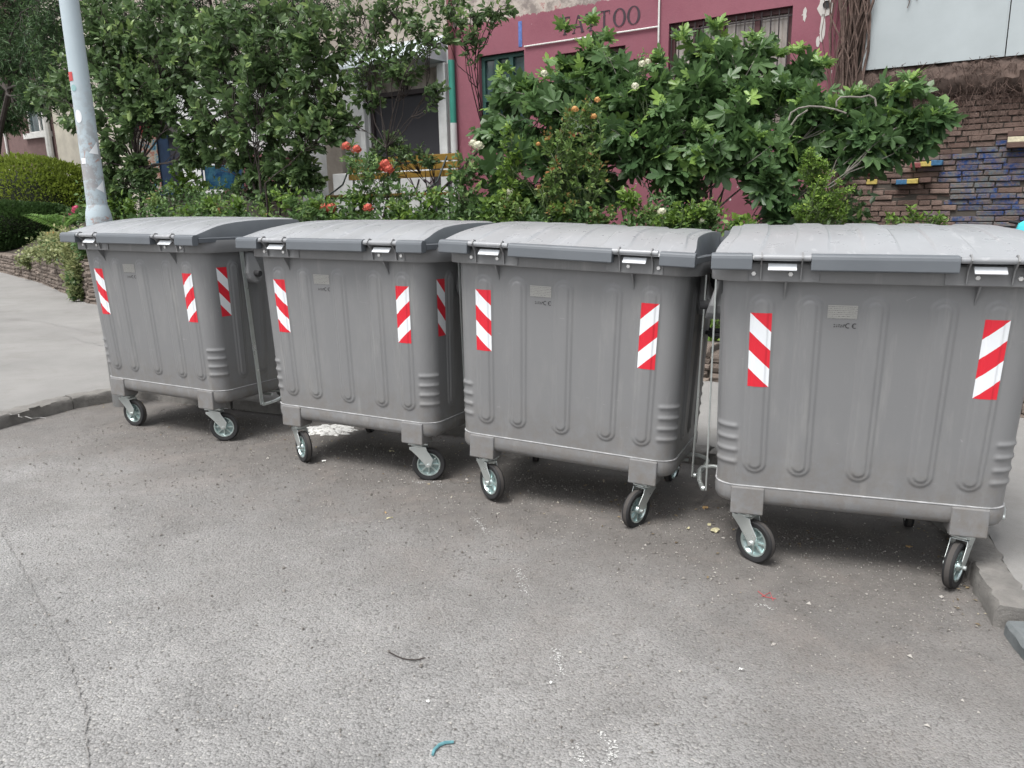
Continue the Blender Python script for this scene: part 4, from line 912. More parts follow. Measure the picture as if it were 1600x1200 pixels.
def plant(name, lab, cat, base, blobs, kind, leaf, mleaf, mbark, twigs=14, per=16, stems=3, rtrunk=.05, upb=.5, group=None, tmean=.45, droop=0., shell=.55, spread=.12, tipkind=None, trunkh=.45, hidden=None):
    leaf = leaf*float(np.mean([b_[2] for b_ in blobs])); base = np.array(base); root = empty(name, tuple(base)); tag(root, lab, cat, group)
    tr = MB(); P = []; D = []; N = []; Sz = []; T = []
    hub = []; cen = np.mean([b_[0] for b_ in blobs], axis=0)
    for k in range(stems):
        tgt = base*.5+cen*.5; h = base+(cen-base)*trunkh+nr.normal(size=3)*np.array([spread*3, spread*2, .1]); c = curve(base+nr.normal(size=3)*np.array([spread*.4, spread*.4, 0]), h, 5, .05)
        r = rtrunk*nr.uniform(.7, 1.1); tr.tube([p-base for p in c], [r*(1-.45*i/5) for i in range(6)], 8); hub.append((h, r*.55))
    mv = np.mean([b_[1][0]*b_[1][2] for b_ in blobs])
    for bc, br, _f in blobs:
        h, r = min(hub, key=lambda q: np.linalg.norm(q[0]-bc)+nr.uniform(0, .3)); lim = curve(h, bc, 6, .07, .04); tr.tube([p-base for p in lim], [max(.004, r*.6*(1-.75*i/6)) for i in range(7)], 6)
        vol = br[0]*br[2]
        for _ in range(max(3, int(round(twigs*(.35+.65*vol/mv))))):
            u = rand_unit(1)[0]; u[1] -= .15; u[2] += .12; end = bc+u*br*nr.uniform(.55, 1.12); st = lim[nr.integers(3, 7)]
            tw = curve(st, end, 4, .1, .03-droop); tr.tube([p-base for p in tw], [.006, .005, .004, .003, .002], 4, cap=False)
            tb = np.clip(nr.normal(tmean, .12)+.10*u[2], 0, 1)
            for j in range(per):
                t = (shell+(1.04-shell)*((j+nr.random())/per)); i = min(3, int(t*4)); f = t*4-i; p = tw[i]*(1-f)+tw[i+1]*f
                ax = tw[i+1]-tw[i]; ax /= np.linalg.norm(ax)+1e-9; side = rand_unit(1)[0]; side -= ax*side.dot(ax)
                d = side*.9+ax*(.5+.8*(t > .97))+np.array([0, 0, -.15-droop]); P.append(p+side*.01); D.append(d)
                N.append(np.array([0, -.25, 1])*upb+rand_unit(1)[0]*.7+u*.2); Sz.append(leaf*nr.uniform(.45, 1.25)*(.75 if t > .95 else 1)); T.append(np.clip(tb+nr.normal(0, .10)+(.30 if t > .93 else 0), 0, 1))
    child(tr.build('trunk', mbark, smooth=True), root).matrix_parent_inverse = Matrix.Identity(4)
    o = leaves_mesh('foliage', kind, np.array(P)-base, np.array(D), np.array(N), np.array(Sz), mleaf, root, np.array(T))
    return root
M['bark'] = mat('bark', (.034, .026, .023), .9, var=.4, scale=20, bump=.8); M['figbark'] = mat('fig_bark', (.19, .175, .155), .8, var=.25, scale=20, bump=.4); M['stem'] = mat('green_stem', (.06, .09, .03), .6)
M['plum'] = leafmat('plum_leaf', (.040, .075, .032), (.118, .19, .075), (.24, .34, .11), rough=.33)
M['fig'] = leafmat('fig_leaf', (.036, .078, .036), (.110, .195, .070), (.24, .38, .085), rough=.36)
M['conif'] = leafmat('conifer_leaf', (.022, .055, .022), (.065, .125, .045), (.11, .18, .06), rough=.6, trans=.1)
M['rose'] = leafmat('rose_leaf', (.045, .09, .035), (.12, .21, .07), (.24, .34, .10)); M['rosetip'] = leafmat('rose_tip_leaf', (.065, .12, .035), (.16, .25, .07), (.30, .12, .05))
M['lime'] = leafmat('lime_leaf', (.05, .10, .02), (.17, .28, .05), (.32, .42, .09)); M['hedgetop'] = leafmat('hedge_leaf', (.10, .15, .025), (.28, .35, .06), (.45, .50, .11)); M['hedgedark'] = leafmat('dark_hedge_leaf', (.025, .055, .018), (.065, .12, .035), (.13, .19, .05))
M['varieg'] = leafmat('variegated_leaf', (.09, .14, .05), (.32, .34, .16), (.55, .50, .30)); M['fern'] = leafmat('fern_leaf', (.06, .13, .03), (.16, .28, .07), (.25, .36, .12))
def soil_at(x, y): P = Vector((x, y, 0)); return (x, y, soil_z(P))
# conifers behind
def base_under(blobs, dx=0, dy=0):
    c = np.mean([b_[0] for b_ in blobs], axis=0); return soil_at(c[0]+dx, c[1]+dy)
B1 = [blob(*q) for q in [(-40, 40, 70, 60, 18.2), (20, 20, 60, 50, 17.8), (30, 90, 60, 45, 17.6), (70, 140, 45, 40, 17.5), (0, 150, 60, 40, 17.7), (60, 60, 60, 50, 18.2), (10, 190, 45, 22, 17.4), (90, 20, 50, 50, 18.2), (100, 100, 40, 45, 18.2), (-60, 120, 60, 60, 18.2), (20, -40, 80, 50, 18.4), (120, -40, 70, 50, 18.4)]]
plant('conifer_tree', 'dark feathery conifer with drooping boughs at the upper left corner', 'tree', base_under(B1, -2.5, .3), B1, 'spray', .14, M['conif'], M['bark'], twigs=85, per=28, stems=1, rtrunk=.14, droop=.25, shell=.25, trunkh=.8)
B2 = [blob(*q) for q in [(190, 10, 60, 50, 13.2), (280, -10, 70, 60, 13.4), (370, 10, 60, 60, 13.4), (450, 0, 60, 60, 13.3), (250, 60, 70, 50, 13.3), (340, 90, 70, 50, 13.5), (430, 80, 60, 50, 13.5), (160, 90, 50, 50, 13.3), (200, 150, 60, 35, 13.2), (300, -80, 120, 50, 13.5), (510, -10, 50, 50, 13.4), (480, 150, 50, 40, 13.4)]]
plant('conifer_tree', 'dark dense evergreen tree showing behind the plum trees', 'tree', base_under(B2, 0, .3), B2, 'spray', .11, M['conif'], M['bark'], twigs=50, per=24, stems=1, rtrunk=.15, droop=.2, shell=.2, tmean=.3, trunkh=.8)
# plum trees
g = 'small leafed fruit trees in the garden bed'
B = [blob(*q) for q in [(185, 60, 60, 42, 8.6), (160, 20, 50, 35, 8.8), (250, 30, 60, 42, 8.7), (150, 115, 55, 38, 8.4), (95, 150, 42, 22, 8.2), (200, 150, 60, 40, 8.4), (270, 110, 60, 45, 8.5), (300, 60, 50, 45, 8.7), (225, 190, 45, 28, 8.4), (135, 185, 40, 20, 8.3), (180, 225, 22, 24, 8.4), (290, 170, 45, 35, 8.6), (240, 150, 50, 40, 8.8), (300, 215, 34, 20, 8.7), (200, 100, 60, 50, 8.9), (165, 255, 26, 18, 8.9), (215, 262, 24, 20, 9.0), (300, 245, 26, 14, 8.8), (60, 150, 22, 8, 8.1), (120, 190, 26, 10, 8.2)]]
plant('plum_tree', 'fruit tree with grey green leaves and a thick trunk, right of the lamp post', 'tree', soil_at(*(lambda p: (p.x, p.y))(atp(205, 300, 8.7))), B, 'oval', .09, M['plum'], M['bark'], twigs=25, per=19, stems=1, rtrunk=.07, group=g, trunkh=.55)
B = [blob(*q) for q in [(345, 50, 55, 45, 8.6), (400, 20, 55, 40, 8.8), (430, 80, 65, 45, 8.5), (350, 120, 55, 45, 8.4), (500, 60, 55, 45, 8.7), (420, 150, 70, 48, 8.3), (500, 140, 50, 45, 8.5), (340, 190, 45, 35, 8.2), (400, 215, 60, 35, 8.2), (470, 210, 50, 35, 8.3), (520, 200, 35, 30, 8.5), (450, 255, 45, 18, 8.4), (380, 250, 28, 14, 8.3), (340, 240, 20, 14, 8.4), (420, 275, 36, 16, 8.5), (480, 270, 24, 18, 8.6)]]
plant('plum_tree', 'dense many stemmed fruit tree in the middle of the bed, leaves almost to the ground', 'tree', soil_at(*(lambda p: (p.x, p.y))(atp(445, 300, 8.6))), B, 'oval', .105, M['plum'], M['bark'], twigs=25, per=19, stems=7, rtrunk=.03, group=g, spread=.16, trunkh=.55)
B = [blob(*q) for q in [(570, 30, 50, 40, 9.0), (620, 10, 45, 30, 9.0), (570, 100, 40, 40, 8.9), (620, 80, 38, 28, 8.8), (655, 50, 35, 22, 8.8), (690, 60, 30, 16, 8.6), (735, 28, 34, 16, 8.5), (780, 14, 28, 12, 8.4), (740, 60, 26, 10, 8.4), (630, 110, 36, 20, 8.7), (672, 140, 20, 10, 8.6), (570, 150, 30, 18, 8.8), (545, 190, 16, 24, 8.9), (700, 5, 30, 16, 8.7)]]
plant('plum_tree', 'thin arching fruit tree spreading open boughs over the grey door', 'tree', soil_at(*(lambda p: (p.x, p.y))(atp(575, 300, 9.0))), B, 'oval', .08, M['plum'], M['bark'], twigs=15, per=15, stems=2, rtrunk=.024, group=g, trunkh=.6, droop=.05)
B = [blob(*q) for q in [(600, 222, 34, 14, 9.4), (640, 238, 34, 10, 9.4), (668, 250, 24, 7, 9.4), (585, 250, 20, 14, 9.4)]]
plant('garden_shrub', 'small dark green shrub just above the bench back in front of the grey door', 'shrub', base_under(B), B, 'oval', .07, M['plum'], M['bark'], twigs=16, per=14, stems=4, rtrunk=.012, group='shrubs in the garden bed')
for lab, BL in (('low dark shrub under the tree right of the lamp post', [(160, 275, 26, 20, 8.8), (195, 285, 30, 20, 8.7), (225, 280, 22, 18, 8.8), (175, 300, 36, 14, 8.4)]),
                ('low dark shrub at the foot of the many stemmed tree', [(395, 290, 26, 16, 8.6), (440, 285, 34, 20, 8.5), (485, 290, 26, 18, 8.6), (430, 305, 46, 12, 8.2)])):
    B = [blob(*q) for q in BL]; plant('garden_shrub', lab, 'shrub', base_under(B), B, 'oval', .075, M['plum'], M['bark'], twigs=20, per=15, stems=5, rtrunk=.012, group='shrubs in the garden bed', tmean=.35)
# fig
FB = [(775, 215, 38, 40, 8.6), (800, 150, 32, 30, 8.8), (770, 290, 38, 40, 8.4), (840, 190, 50, 45, 8.5), (850, 250, 45, 40, 8.2), (900, 150, 48, 40, 8.6), (880, 112, 32, 22, 8.8), (928, 92, 26, 18, 8.8), (950, 115, 42, 36, 8.6), (930, 210, 55, 45, 8.3), (1000, 170, 55, 42, 8.4), (1000, 240, 60, 42, 8.1), (1050, 120, 42, 36, 8.6), (1065, 200, 55, 42, 8.2), (1110, 90, 34, 28, 8.7), (1100, 150, 50, 36, 8.4), (1150, 120, 42, 34, 8.5), (1150, 190, 58, 42, 8.1), (1195, 90, 30, 24, 8.7), (1215, 150, 48, 38, 8.3), (1250, 110, 32, 22, 8.5), (1110, 250, 55, 36, 7.9), (1190, 240, 55, 36, 7.8), (1270, 190, 48, 36, 8.0), (1265, 245, 45, 28, 7.9), (1320, 165, 40, 24, 7.9), (1325, 215, 44, 34, 7.8), (1375, 195, 36, 24, 7.6), (1365, 240, 34, 20, 7.6), (1410, 145, 40, 18, 7.6), (1425, 195, 26, 20, 7.5), (1462, 190, 32, 13, 7.4), (1440, 215, 24, 10, 7.4), (900, 290, 60, 40, 8.3), (1050, 280, 42, 26, 8.0), (1215, 300, 34, 36, 7.7), (1245, 335, 50, 22, 7.6), (820, 320, 50, 30, 8.2)]
B = [blob(*q) for q in FB]
fb = atp(1090, 330, 8.5)
fig = plant('fig_bush', 'wide fig bush with large lobed dark green leaves in front of the magenta wall', 'bush', soil_at(fb.x, fb.y), B, 'fig', .19, M['fig'], M['figbark'], twigs=13, per=10, stems=6, rtrunk=.03, spread=.16, trunkh=.4, shell=.35, tmean=.42)
# bright young shoots on top of the fig
P = []; D = []; N = []; Z = []; T = []
for u, v, Y in [(880, 45, 8.8), (915, 75, 8.7), (925, 35, 8.8), (948, 60, 8.7), (1065, 60, 8.7), (1030, 95, 8.6), (1118, 42, 8.7), (1105, 80, 8.6), (1150, 75, 8.6), (1180, 60, 8.6), (1215, 85, 8.5), (1245, 80, 8.5), (790, 110, 8.8), (820, 140, 8.7), (1285, 100, 8.3), (1420, 125, 7.6), (1400, 150, 7.5), (1470, 180, 7.4), (1445, 185, 7.4), (990, 130, 8.5), (860, 120, 8.7), (1150, 150, 8.2), (1255, 160, 8.0), (1010, 190, 8.2), (1090, 200, 8.0), (1180, 215, 7.8), (900, 130, 8.5), (1340, 150, 7.8), (1300, 170, 7.8)]:
    c = np.array(atp(u, v, Y))
    for k in range(15):
        a = rand_unit(1)[0]; a[2] = abs(a[2])*1.0+.25; P.append(c+a*.03-np.array([0, 0, .05*k/15])); D.append(a); N.append(np.array([0, -.3, .8])+rand_unit(1)[0]*.4); Z.append(nr.uniform(.06, .15)); T.append(nr.uniform(.7, 1))
fo = np.array(fig.location); leaves_mesh('foliage', 'fig', np.array(P)-fo, np.array(D), np.array(N), np.array(Z), M['fig'], fig, np.array(T))
b = MB()
for pts in ([(1232, 188, 7.7), (1236, 176, 7.7), (1248, 169, 7.7), (1265, 166, 7.6), (1285, 167, 7.6), (1305, 171, 7.5), (1322, 177, 7.5)], [(1307, 166, 7.5), (1307, 158, 7.5), (1313, 152, 7.5), (1328, 151, 7.5), (1345, 152, 7.5), (1358, 149, 7.4), (1367, 154, 7.4), (1369, 166, 7.4)], [(1235, 197, 7.7), (1246, 182, 7.7), (1262, 172, 7.7)]):
    bb = MB(); bb.tube([atp(*p)-Vector(fig.location) for p in pts], .0085, 7); bb.build('bough', M['figbark'], fig, smooth=True)
# roses
def rose_flower(b, c, r, mi=0):
    c = Vector(c)
    for k in range(34):
        a = 2.4*k; t = k/33; el = R(88-118*t); d = Vector((math.cos(a)*math.cos(el), math.sin(a)*math.cos(el), math.sin(el))); rr = r*(.62+.38*t)*rnd.uniform(.9, 1.1)
        u = d.cross(Vector((.3, .1, 1))).normalized(); v_ = u.cross(d); o = c+d*rr*.80; tip = c+d*rr+v_*(-.0)
        w_ = rr*.48; h = rr*.55; sg = 1 if v_.z > 0 else -1
        b.add([o-u*w_*.5-v_*sg*h*.5, o+u*w_*.5-v_*sg*h*.5, o+u*w_*.75+v_*sg*h*.3+d*rr*.18, o+v_*sg*h*.75+d*rr*.32, o-u*w_*.75+v_*sg*h*.3+d*rr*.18], [(0, 1, 2, 3, 4)], mi)
def petal(name, col): t = NT(name); return t.fin(t.mix(t.noise(60, 3), tuple(x*.7 for x in col), col), .6)
M['coral'] = petal('coral_petal', (.64, .13, .09)); M['pink'] = petal('pink_petal', (.62, .08, .18)); M['whitep'] = petal('white_petal', (.75, .74, .58)); M['peach'] = petal('peach_petal', (.70, .38, .14))
def rosebush(lab, BL, mleaf, flowers, fm, leaf=.055, tw=14, per=14, st=5, name='rose_bush', cat='rose bush', fr=.05, tm=.45):
    B = [blob(*q) for q in BL]; r_ = plant(name, lab, cat, base_under(B), B, 'oval', leaf, mleaf, M['stem'], twigs=tw, per=per, stems=st, rtrunk=.009, group='rose bushes along the wall', tmean=tm, spread=.08)
    for u, v, Y, *rest in flowers:
        b = MB(); rose_flower(b, atp(u, v, Y)-Vector(r_.location), (rest[0] if rest else fr)*bedY(u, Y)/Y); b.build('flower', fm, r_)
    return r_
rosebush('rose bush with coral flowers in front of the left half of the bench', [(600, 280, 40, 30, 7.6), (575, 260, 30, 22, 7.7), (620, 310, 45, 30, 7.5), (560, 300, 25, 28, 7.6), (545, 245, 14, 20, 7.7), (640, 330, 40, 22, 7.4)], M['rose'], [(541, 229, 7.6), (557, 234, 7.6), (602, 257, 7.4, .055), (607, 265, 7.4), (596, 262, 7.4)], M['coral'])
rosebush('low rose plant with red coral flowers right at the lid of the second container', [(510, 330, 45, 22, 7.0), (560, 335, 30, 18, 7.0), (470, 325, 35, 20, 7.1)], M['rose'], [(508, 325, 6.8, .05), (517, 326, 6.8, .055), (575, 325, 6.9, .045)], M['coral'], tm=.5)
rosebush('rose bush with a few white flowers left of the fig bush', [(735, 260, 24, 35, 7.4), (725, 310, 30, 35, 7.3), (745, 335, 25, 25, 7.2), (720, 270, 18, 30, 7.4)], M['rose'], [(747, 228, 7.3, .05), (739, 224, 7.3, .04)], M['whitep'])
rosebush('tall narrow rose with pale leaves and small white flowers before the fig', [(800, 225, 16, 24, 7.2), (797, 265, 22, 22, 7.2), (800, 300, 20, 20, 7.1), (805, 335, 22, 18, 7.1)], M['lime'], [(797, 301, 7.0, .045), (811, 329, 7.0, .035), (794, 312, 7.0, .03)], M['whitep'], leaf=.06, per=11, tw=12, tm=.4)
rosebush('tall climbing rose with orange red young tips and peach flowers before the fig', [(895, 185, 22, 22, 7.3), (930, 170, 18, 20, 7.4), (870, 225, 30, 30, 7.2), (915, 230, 36, 34, 7.2), (875, 280, 34, 34, 7.1), (925, 285, 36, 36, 7.1), (890, 330, 34, 24, 7.0), (940, 330, 24, 20, 7.0), (855, 310, 18, 30, 7.1)], M['rosetip'], [(898, 171, 7.2, .034), (933, 156, 7.3, .03), (928, 182, 7.2, .028), (841, 225, 7.1, .022), (855, 218, 7.1, .026)], M['peach'], leaf=.05, tw=15, per=14, tm=.5)
rosebush('feathery pale green shrub low at the right end of the fig', [(1275, 270, 28, 22, 7.0), (1295, 300, 34, 24, 6.9), (1270, 330, 36, 18, 6.9), (1310, 330, 26, 16, 6.9), (1262, 245, 10, 14, 7.0)], M['lime'], [], M['whitep'], leaf=.035, tw=26, per=22, name='feathery_shrub', cat='shrub', tm=.42)
rosebush('low white rose at the lid of the third container', [(1070, 330, 36, 16, 6.9), (1045, 345, 22, 10, 6.8)], M['lime'], [(1034, 331, 6.8, .04), (1097, 345, 6.8, .03)], M['whitep'], leaf=.05, tm=.3)
rosebush('sparse pale sprigs against the foot of the brick wall', [(1400, 342, 22, 10, 6.6), (1460, 340, 22, 12, 6.7), (1425, 335, 18, 12, 6.7)], M['lime'], [], M['whitep'], leaf=.045, tw=12, per=9, name='sprig_plant', cat='plant', tm=.3)
rosebush('climbing rose with small white blossoms inside the upper fig leaves', [(1000, 95, 20, 16, 8.3), (992, 135, 16, 14, 8.2)], M['rose'], [(1003, 100, 8.1, .04), (1012, 96, 8.1, .03), (992, 135, 8.0, .04), (850, 115, 8.4, .04)], M['whitep'], tw=8, per=8)
rosebush('bush with pink flowers beside the foot of the lamp post', [(110, 340, 26, 18, 9.6), (125, 330, 14, 14, 9.6)], M['rose'], [(120, 328, 9.3, .065), (108, 342, 9.3, .07), (106, 338, 9.3, .05)], M['pink'], tm=.35)
# undergrowth behind the containers: a dense low mass
def undergrowth(name, lab, cat, seeds, mleaf, kind='oval', leaf=.055, n=120, kindv=None):
    P = []; D = []; N = []; Z = []; T = []; fs = []
    for u, v, ru, rv, Y in seeds:
        c, r, f_ = blob(u, v, ru, rv, Y); fs.append(f_)
        tb = nr.uniform(.25, .6)
        q = nr.normal(size=(n, 3))*.5; q = np.clip(q, -1.3, 1.3); pts = c+q*r
        P += list(pts); d = rand_unit(n)+q*.5+[0, 0, .35]; D += list(d); N += list(rand_unit(n)*.6+[0, -.3, .9]); Z += list(leaf*f_*nr.uniform(.5, 1.25, n)); T += list(np.clip(tb+nr.normal(0, .16, n)+q[:, 2]*.12, 0, 1))
    o = leaves_mesh(name, kind, np.array(P), np.array(D), np.array(N), np.array(Z), mleaf, None, np.array(T)); return o
seeds = []
for u in range(150, 1180, 26):
    for v, Y in ((328, 7.6), (345, 7.1), (365, 6.9), (392, 6.8)):
        if v < 350 and (940 < u < 1010 or 1120 < u < 1185 or (620 < u < 715 and v < 340) or nr.random() < (.5 if v < 340 else .28)): continue
        x = at(u, v, Y + (max(0, 420-u))*.004).x
        seeds.append((u+nr.uniform(-12, 12), v+nr.uniform(-9, 14)-8*math.sin(u*.05)*(v < 340), nr.uniform(16, 30), nr.uniform(12, 24), Y+max(0, 420-u)*.004))
for u in range(150, 380, 24): seeds.append((u, 310+nr.uniform(-8, 8), 24, 18, 9.2))
o = undergrowth('undergrowth', None, None, seeds, M['rose'], n=130); tag(o, 'mixed low green foliage filling the bed', 'foliage', kind='stuff')
seeds = [(u+nr.uniform(-12, 12), v, 30, 26, Y) for u in range(700, 1330, 26) for v, Y in ((345, 7.9), (320, 8.3)) if not (930 < u < 1020 or 1110 < u < 1195)]
o = undergrowth('undergrowth', None, None, seeds, M['fig'], n=70, leaf=.1); tag(o, 'darker foliage under the fig', 'foliage', kind='stuff')
seeds = []
for _ in range(46):
    u = nr.uniform(150, 1170); dd = max(0, 420-u)*.004; seeds.append((u, nr.uniform(312, 350), nr.uniform(9, 22), nr.uniform(7, 18), nr.uniform(6.75, 7.5)+dd))
o = undergrowth('undergrowth', None, None, seeds[:26], M['lime'], n=90, leaf=.06); tag(o, 'lighter sprigs in the bed', 'foliage', kind='stuff')
o = undergrowth('undergrowth', None, None, seeds[26:], M['rosetip'], n=110, leaf=.045); tag(o, 'fine leaved sprigs in the bed', 'foliage', kind='stuff')
o = undergrowth('weeds', None, None, [(118, 634, 14, 3, 5.75), (140, 629, 12, 3, 5.95), (160, 621, 7, 3, 6.1)], M['rose'], kind='spray', n=60, leaf=.028); tag(o, 'weeds along the kerb', 'weeds', kind='stuff')
# leaves in the gap behind container three
o = undergrowth('undergrowth', None, None, [(1110, 500, 26, 22, 7.0), (1105, 530, 22, 14, 6.9), (1135, 420, 40, 50, 7.2)], M['lime'], n=220, leaf=.045); tag(o, 'pale leaves over the wall edge', 'foliage', kind='stuff')
# small bright sapling near the booth
B = [blob(*q) for q in [(285, 270, 18, 14, 9.8), (300, 285, 16, 12, 9.8), (280, 292, 14, 10, 9.8)]]
plant('young_sapling', 'small sapling with bright green round leaves between the booth and the tarpaulin box', 'sapling', base_under(B), B, 'fig', .10, M['lime'], M['bark'], twigs=6, per=5, stems=2, rtrunk=.01, tmean=.35)
# hedges
def hedge(name, lab, c, r, mleaf, leaf, n, core_m, seed=0, pw=4):
    root = empty(name, (c[0], c[1], c[2]-r[2])); tag(root, lab, 'hedge', 'clipped hedges at the left')
    e = .45; u = nr.uniform(-1, 1, (n, 3)); fc_ = nr.integers(0, 3, n); u[np.arange(n), fc_] = np.sign(u[np.arange(n), fc_]); q = u/(np.abs(u)**pw).sum(1, keepdims=True)**(1/pw)
    lump = 1+.06*np.sin(q[:, 0:1]*5+seed)+.05*np.sin(q[:, 1:2]*6+q[:, 2:3]*4)+nr.normal(0, .018, (n, 1)); pts = q*np.array(r)*lump*nr.uniform(.93, 1.02, (n, 1))
    cl = np.sin(pts[:, 0]*3.1+seed)+np.sin(pts[:, 1]*2.7)+np.sin(pts[:, 2]*5+pts[:, 0]*2)
    o = leaves_mesh('foliage', 'small', pts+[0, 0, r[2]], q+rand_unit(n)*.6+[0, 0, .3], rand_unit(n)*.6+q*.3+[0, -.2, .8], leaf*nr.uniform(.6, 1.3, n), mleaf, root, np.clip(.42+.10*cl+nr.normal(0, .14, n), 0, 1))
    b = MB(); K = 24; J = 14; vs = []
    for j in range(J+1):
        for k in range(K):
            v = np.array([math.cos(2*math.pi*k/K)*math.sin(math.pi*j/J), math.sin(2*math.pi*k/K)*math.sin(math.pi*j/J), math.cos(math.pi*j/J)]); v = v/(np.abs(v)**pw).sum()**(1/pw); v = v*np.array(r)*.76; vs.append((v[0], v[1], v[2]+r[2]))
    b.add(vs, [(j*K+k, j*K+(k+1) % K, (j+1)*K+(k+1) % K, (j+1)*K+k) for j in range(J) for k in range(K)]); b.build('trunk', core_m, root)  # dark inner hull added behind the leaves for density, not a trunk
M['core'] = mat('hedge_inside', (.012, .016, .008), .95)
c = at(35, 302, 21.2); hedge('box_hedge', 'large rounded yellow green hedge, the taller one behind at the far left', (c.x-.2, 21.4, c.z-.35), (2.7, 1.3, 1.2), M['hedgetop'], .085, 42000, M['core'], 1, pw=2.3)
c = at(28, 352, 19.3); hedge('box_hedge', 'darker lower clipped hedge standing right on the stone wall at far left', (c.x, 19.4, c.z), (1.15, .55, .50), M['hedgedark'], .075, 24000, M['core'], 3, pw=3)
# fern
b = MB(); fc = at(98, 364, wall_Y(98)+.3); P = []; D = []; N = []; Z = []
fr = empty('fern', tuple(fc)); tag(fr, 'pale green fern with arching fronds above the stone wall', 'fern')
for k in range(9):
    a = R(200-28*k+nr.uniform(-8, 8)); L = nr.uniform(.42, .62); pr = None
    for i in range(26):
        t = i/25; p = np.array([math.cos(a)*L*t, -.25*L*t+math.sin(a)*L*t*.4, .42*L*math.sin(t*1.9)+.1*L]); 
        if pr is not None:
            ax = p-pr; ax /= np.linalg.norm(ax); sd_ = np.cross(ax, [0, -.5, 1]); sd_ /= np.linalg.norm(sd_)
            for sg in (-1, 1): P.append(p); D.append(sd_*sg+ax*.35); N.append([0, -.5, 1]); Z.append(.13*math.sin(math.pi*min(1, t*.93+.1))+.01)
        pr = p
o = leaves_mesh('fronds', 'spray', np.array(P), np.array(D), np.array(N, dtype=float), np.array(Z)*1.0, M['fern'], fr, nr.uniform(.3, .9, len(P)))
# variegated ground cover hanging over the wall
def wsd(L, d): return [(u, v, ru, rv, wall_Y(u)+d) for u, v, ru, rv in L]
_bed = bedY; bedY = lambda U, Y: Y
o = undergrowth('ground_cover', None, None, wsd([(75, 384, 24, 12), (90, 376, 26, 14), (105, 372, 24, 14), (118, 384, 20, 18), (98, 392, 20, 12)], .25)+wsd([(60, 396, 20, 9), (42, 408, 12, 10), (85, 400, 22, 10), (112, 405, 16, 16), (122, 418, 10, 16), (112, 440, 7, 20), (120, 458, 8, 10)], -.06), M['varieg'], kind='small', n=420, leaf=.075); tag(o, 'cream and green variegated creeper hanging over the wall', 'ground cover', kind='stuff')
o = undergrowth('ground_cover', None, None, wsd([(110, 396, 20, 16), (95, 385, 18, 10), (130, 385, 14, 20)], .2)+wsd([(119, 440, 7, 20)], -.04), M['rose'], kind='small', n=240, leaf=.08); tag(o, 'green creeper among the variegated one', 'ground cover', kind='stuff')
bedY = _bed
b = MB()
for u, v in ((76, 366), (82, 364), (73, 371)): rose_flower(b, at(u, v, wall_Y(u)+.25), .05)
tag(b.build('marigold', M['peach']), 'small orange yellow flowers beside the fern', 'flowers')

# ================================================================ GROUND LITTER
M['lime_w'] = (lambda t: t.fin(t.mix(t.ramp(t.noise(28, 6, .75), [(.38, 0), (.5, 1)]), (.30, .29, .28), (.80, .80, .78)), .9, bump=t.bump(t.noise(40, 6, .8), 1, .012)))(NT('white_lime'))
def splat(name, m, c, rx, ry, h, n=26, rings=4, jag=.25, rz=0, lab=None, cat=None, kind=None, group=None):
    b = MB(); jr = [1+rnd.uniform(-jag, jag) for _ in range(n)]; vs = []
    for i in range(rings+1):
        f = 1-i/rings
        for k in range(n):
            a = 2*math.pi*k/n; x = rx*math.cos(a)*jr[k]*f; y = ry*math.sin(a)*jr[k]*f; X = c.x+x*math.cos(rz)-y*math.sin(rz); Y = c.y+x*math.sin(rz)+y*math.cos(rz)
            vs.append((X, Y, float(gz(X, Y))+(.001 if i == 0 else .002+h*(1-f**2))+rnd.uniform(0, h*.25)*(i > 0)))
    b.add(vs, [(i*n+k, i*n+(k+1) % n, (i+1)*n+(k+1) % n, (i+1)*n+k) for i in range(rings) for k in range(n)]); o = b.build(name, m, smooth=True); tag(o, lab, cat, group, kind); return o
splat('lime_patch', M['lime_w'], grd(515, 672), .17, .15, .02, n=40, lab='spilled white lime patch on the asphalt under the second container', cat='lime patch')
splat('lime_patch', M['lime_w'], grd(362, 636), .10, .06, .006, lab='thin white lime smear beneath the leftmost container', cat='lime patch', jag=.45)
def scuff(name, m, pts, lab, cat='paint mark', w0=.0045, n=90, sp=.010):
    b = MB(); P = [grd(u, v) for u, v in pts]
    for _ in range(n):
        t = rnd.random()*(len(P)-1); i = min(int(t), len(P)-2); p = P[i].lerp(P[i+1], t-i); p = p+Vector((rnd.gauss(0, sp), rnd.gauss(0, sp), 0)); r = rnd.uniform(.2, .8)*w0; k = 6; a0 = rnd.random()*6
        vs = [(p.x+r*math.cos(a0+2*math.pi*j/k)*rnd.uniform(.5, 1.3), p.y+r*math.sin(a0+2*math.pi*j/k)*rnd.uniform(.5, 1.3), float(gz(p.x, p.y))+.0035) for j in range(k)]; b.add(vs, [tuple(range(k))])
    tag(b.build(name, m), lab, cat, 'white paint marks on the asphalt')
M['chalk'] = mat('white_paint_mark', (.46, .46, .45), .9, var=.2)
scuff('paint_mark', M['chalk'], [(740, 810), (750, 820), (760, 833)], 'short broken white paint mark in front of the third container')
scuff('paint_mark', M['chalk'], [(808, 890), (815, 905), (824, 930)], 'broken white paint dash in the middle of the asphalt')
scuff('paint_mark', M['chalk'], [(868, 1015), (874, 1030), (878, 1055)], 'faint white paint dash below the middle one')
scuff('paint_mark', M['chalk'], [(900, 1165), (908, 1185), (912, 1199)], 'pale violet white paint mark at the bottom edge', n=60, sp=.008)
scuff('paint_mark', M['chalk'], [(938, 1145), (960, 1170), (948, 1192)], 'white paint splash beside a small dark spot at the bottom edge', n=110, sp=.009)
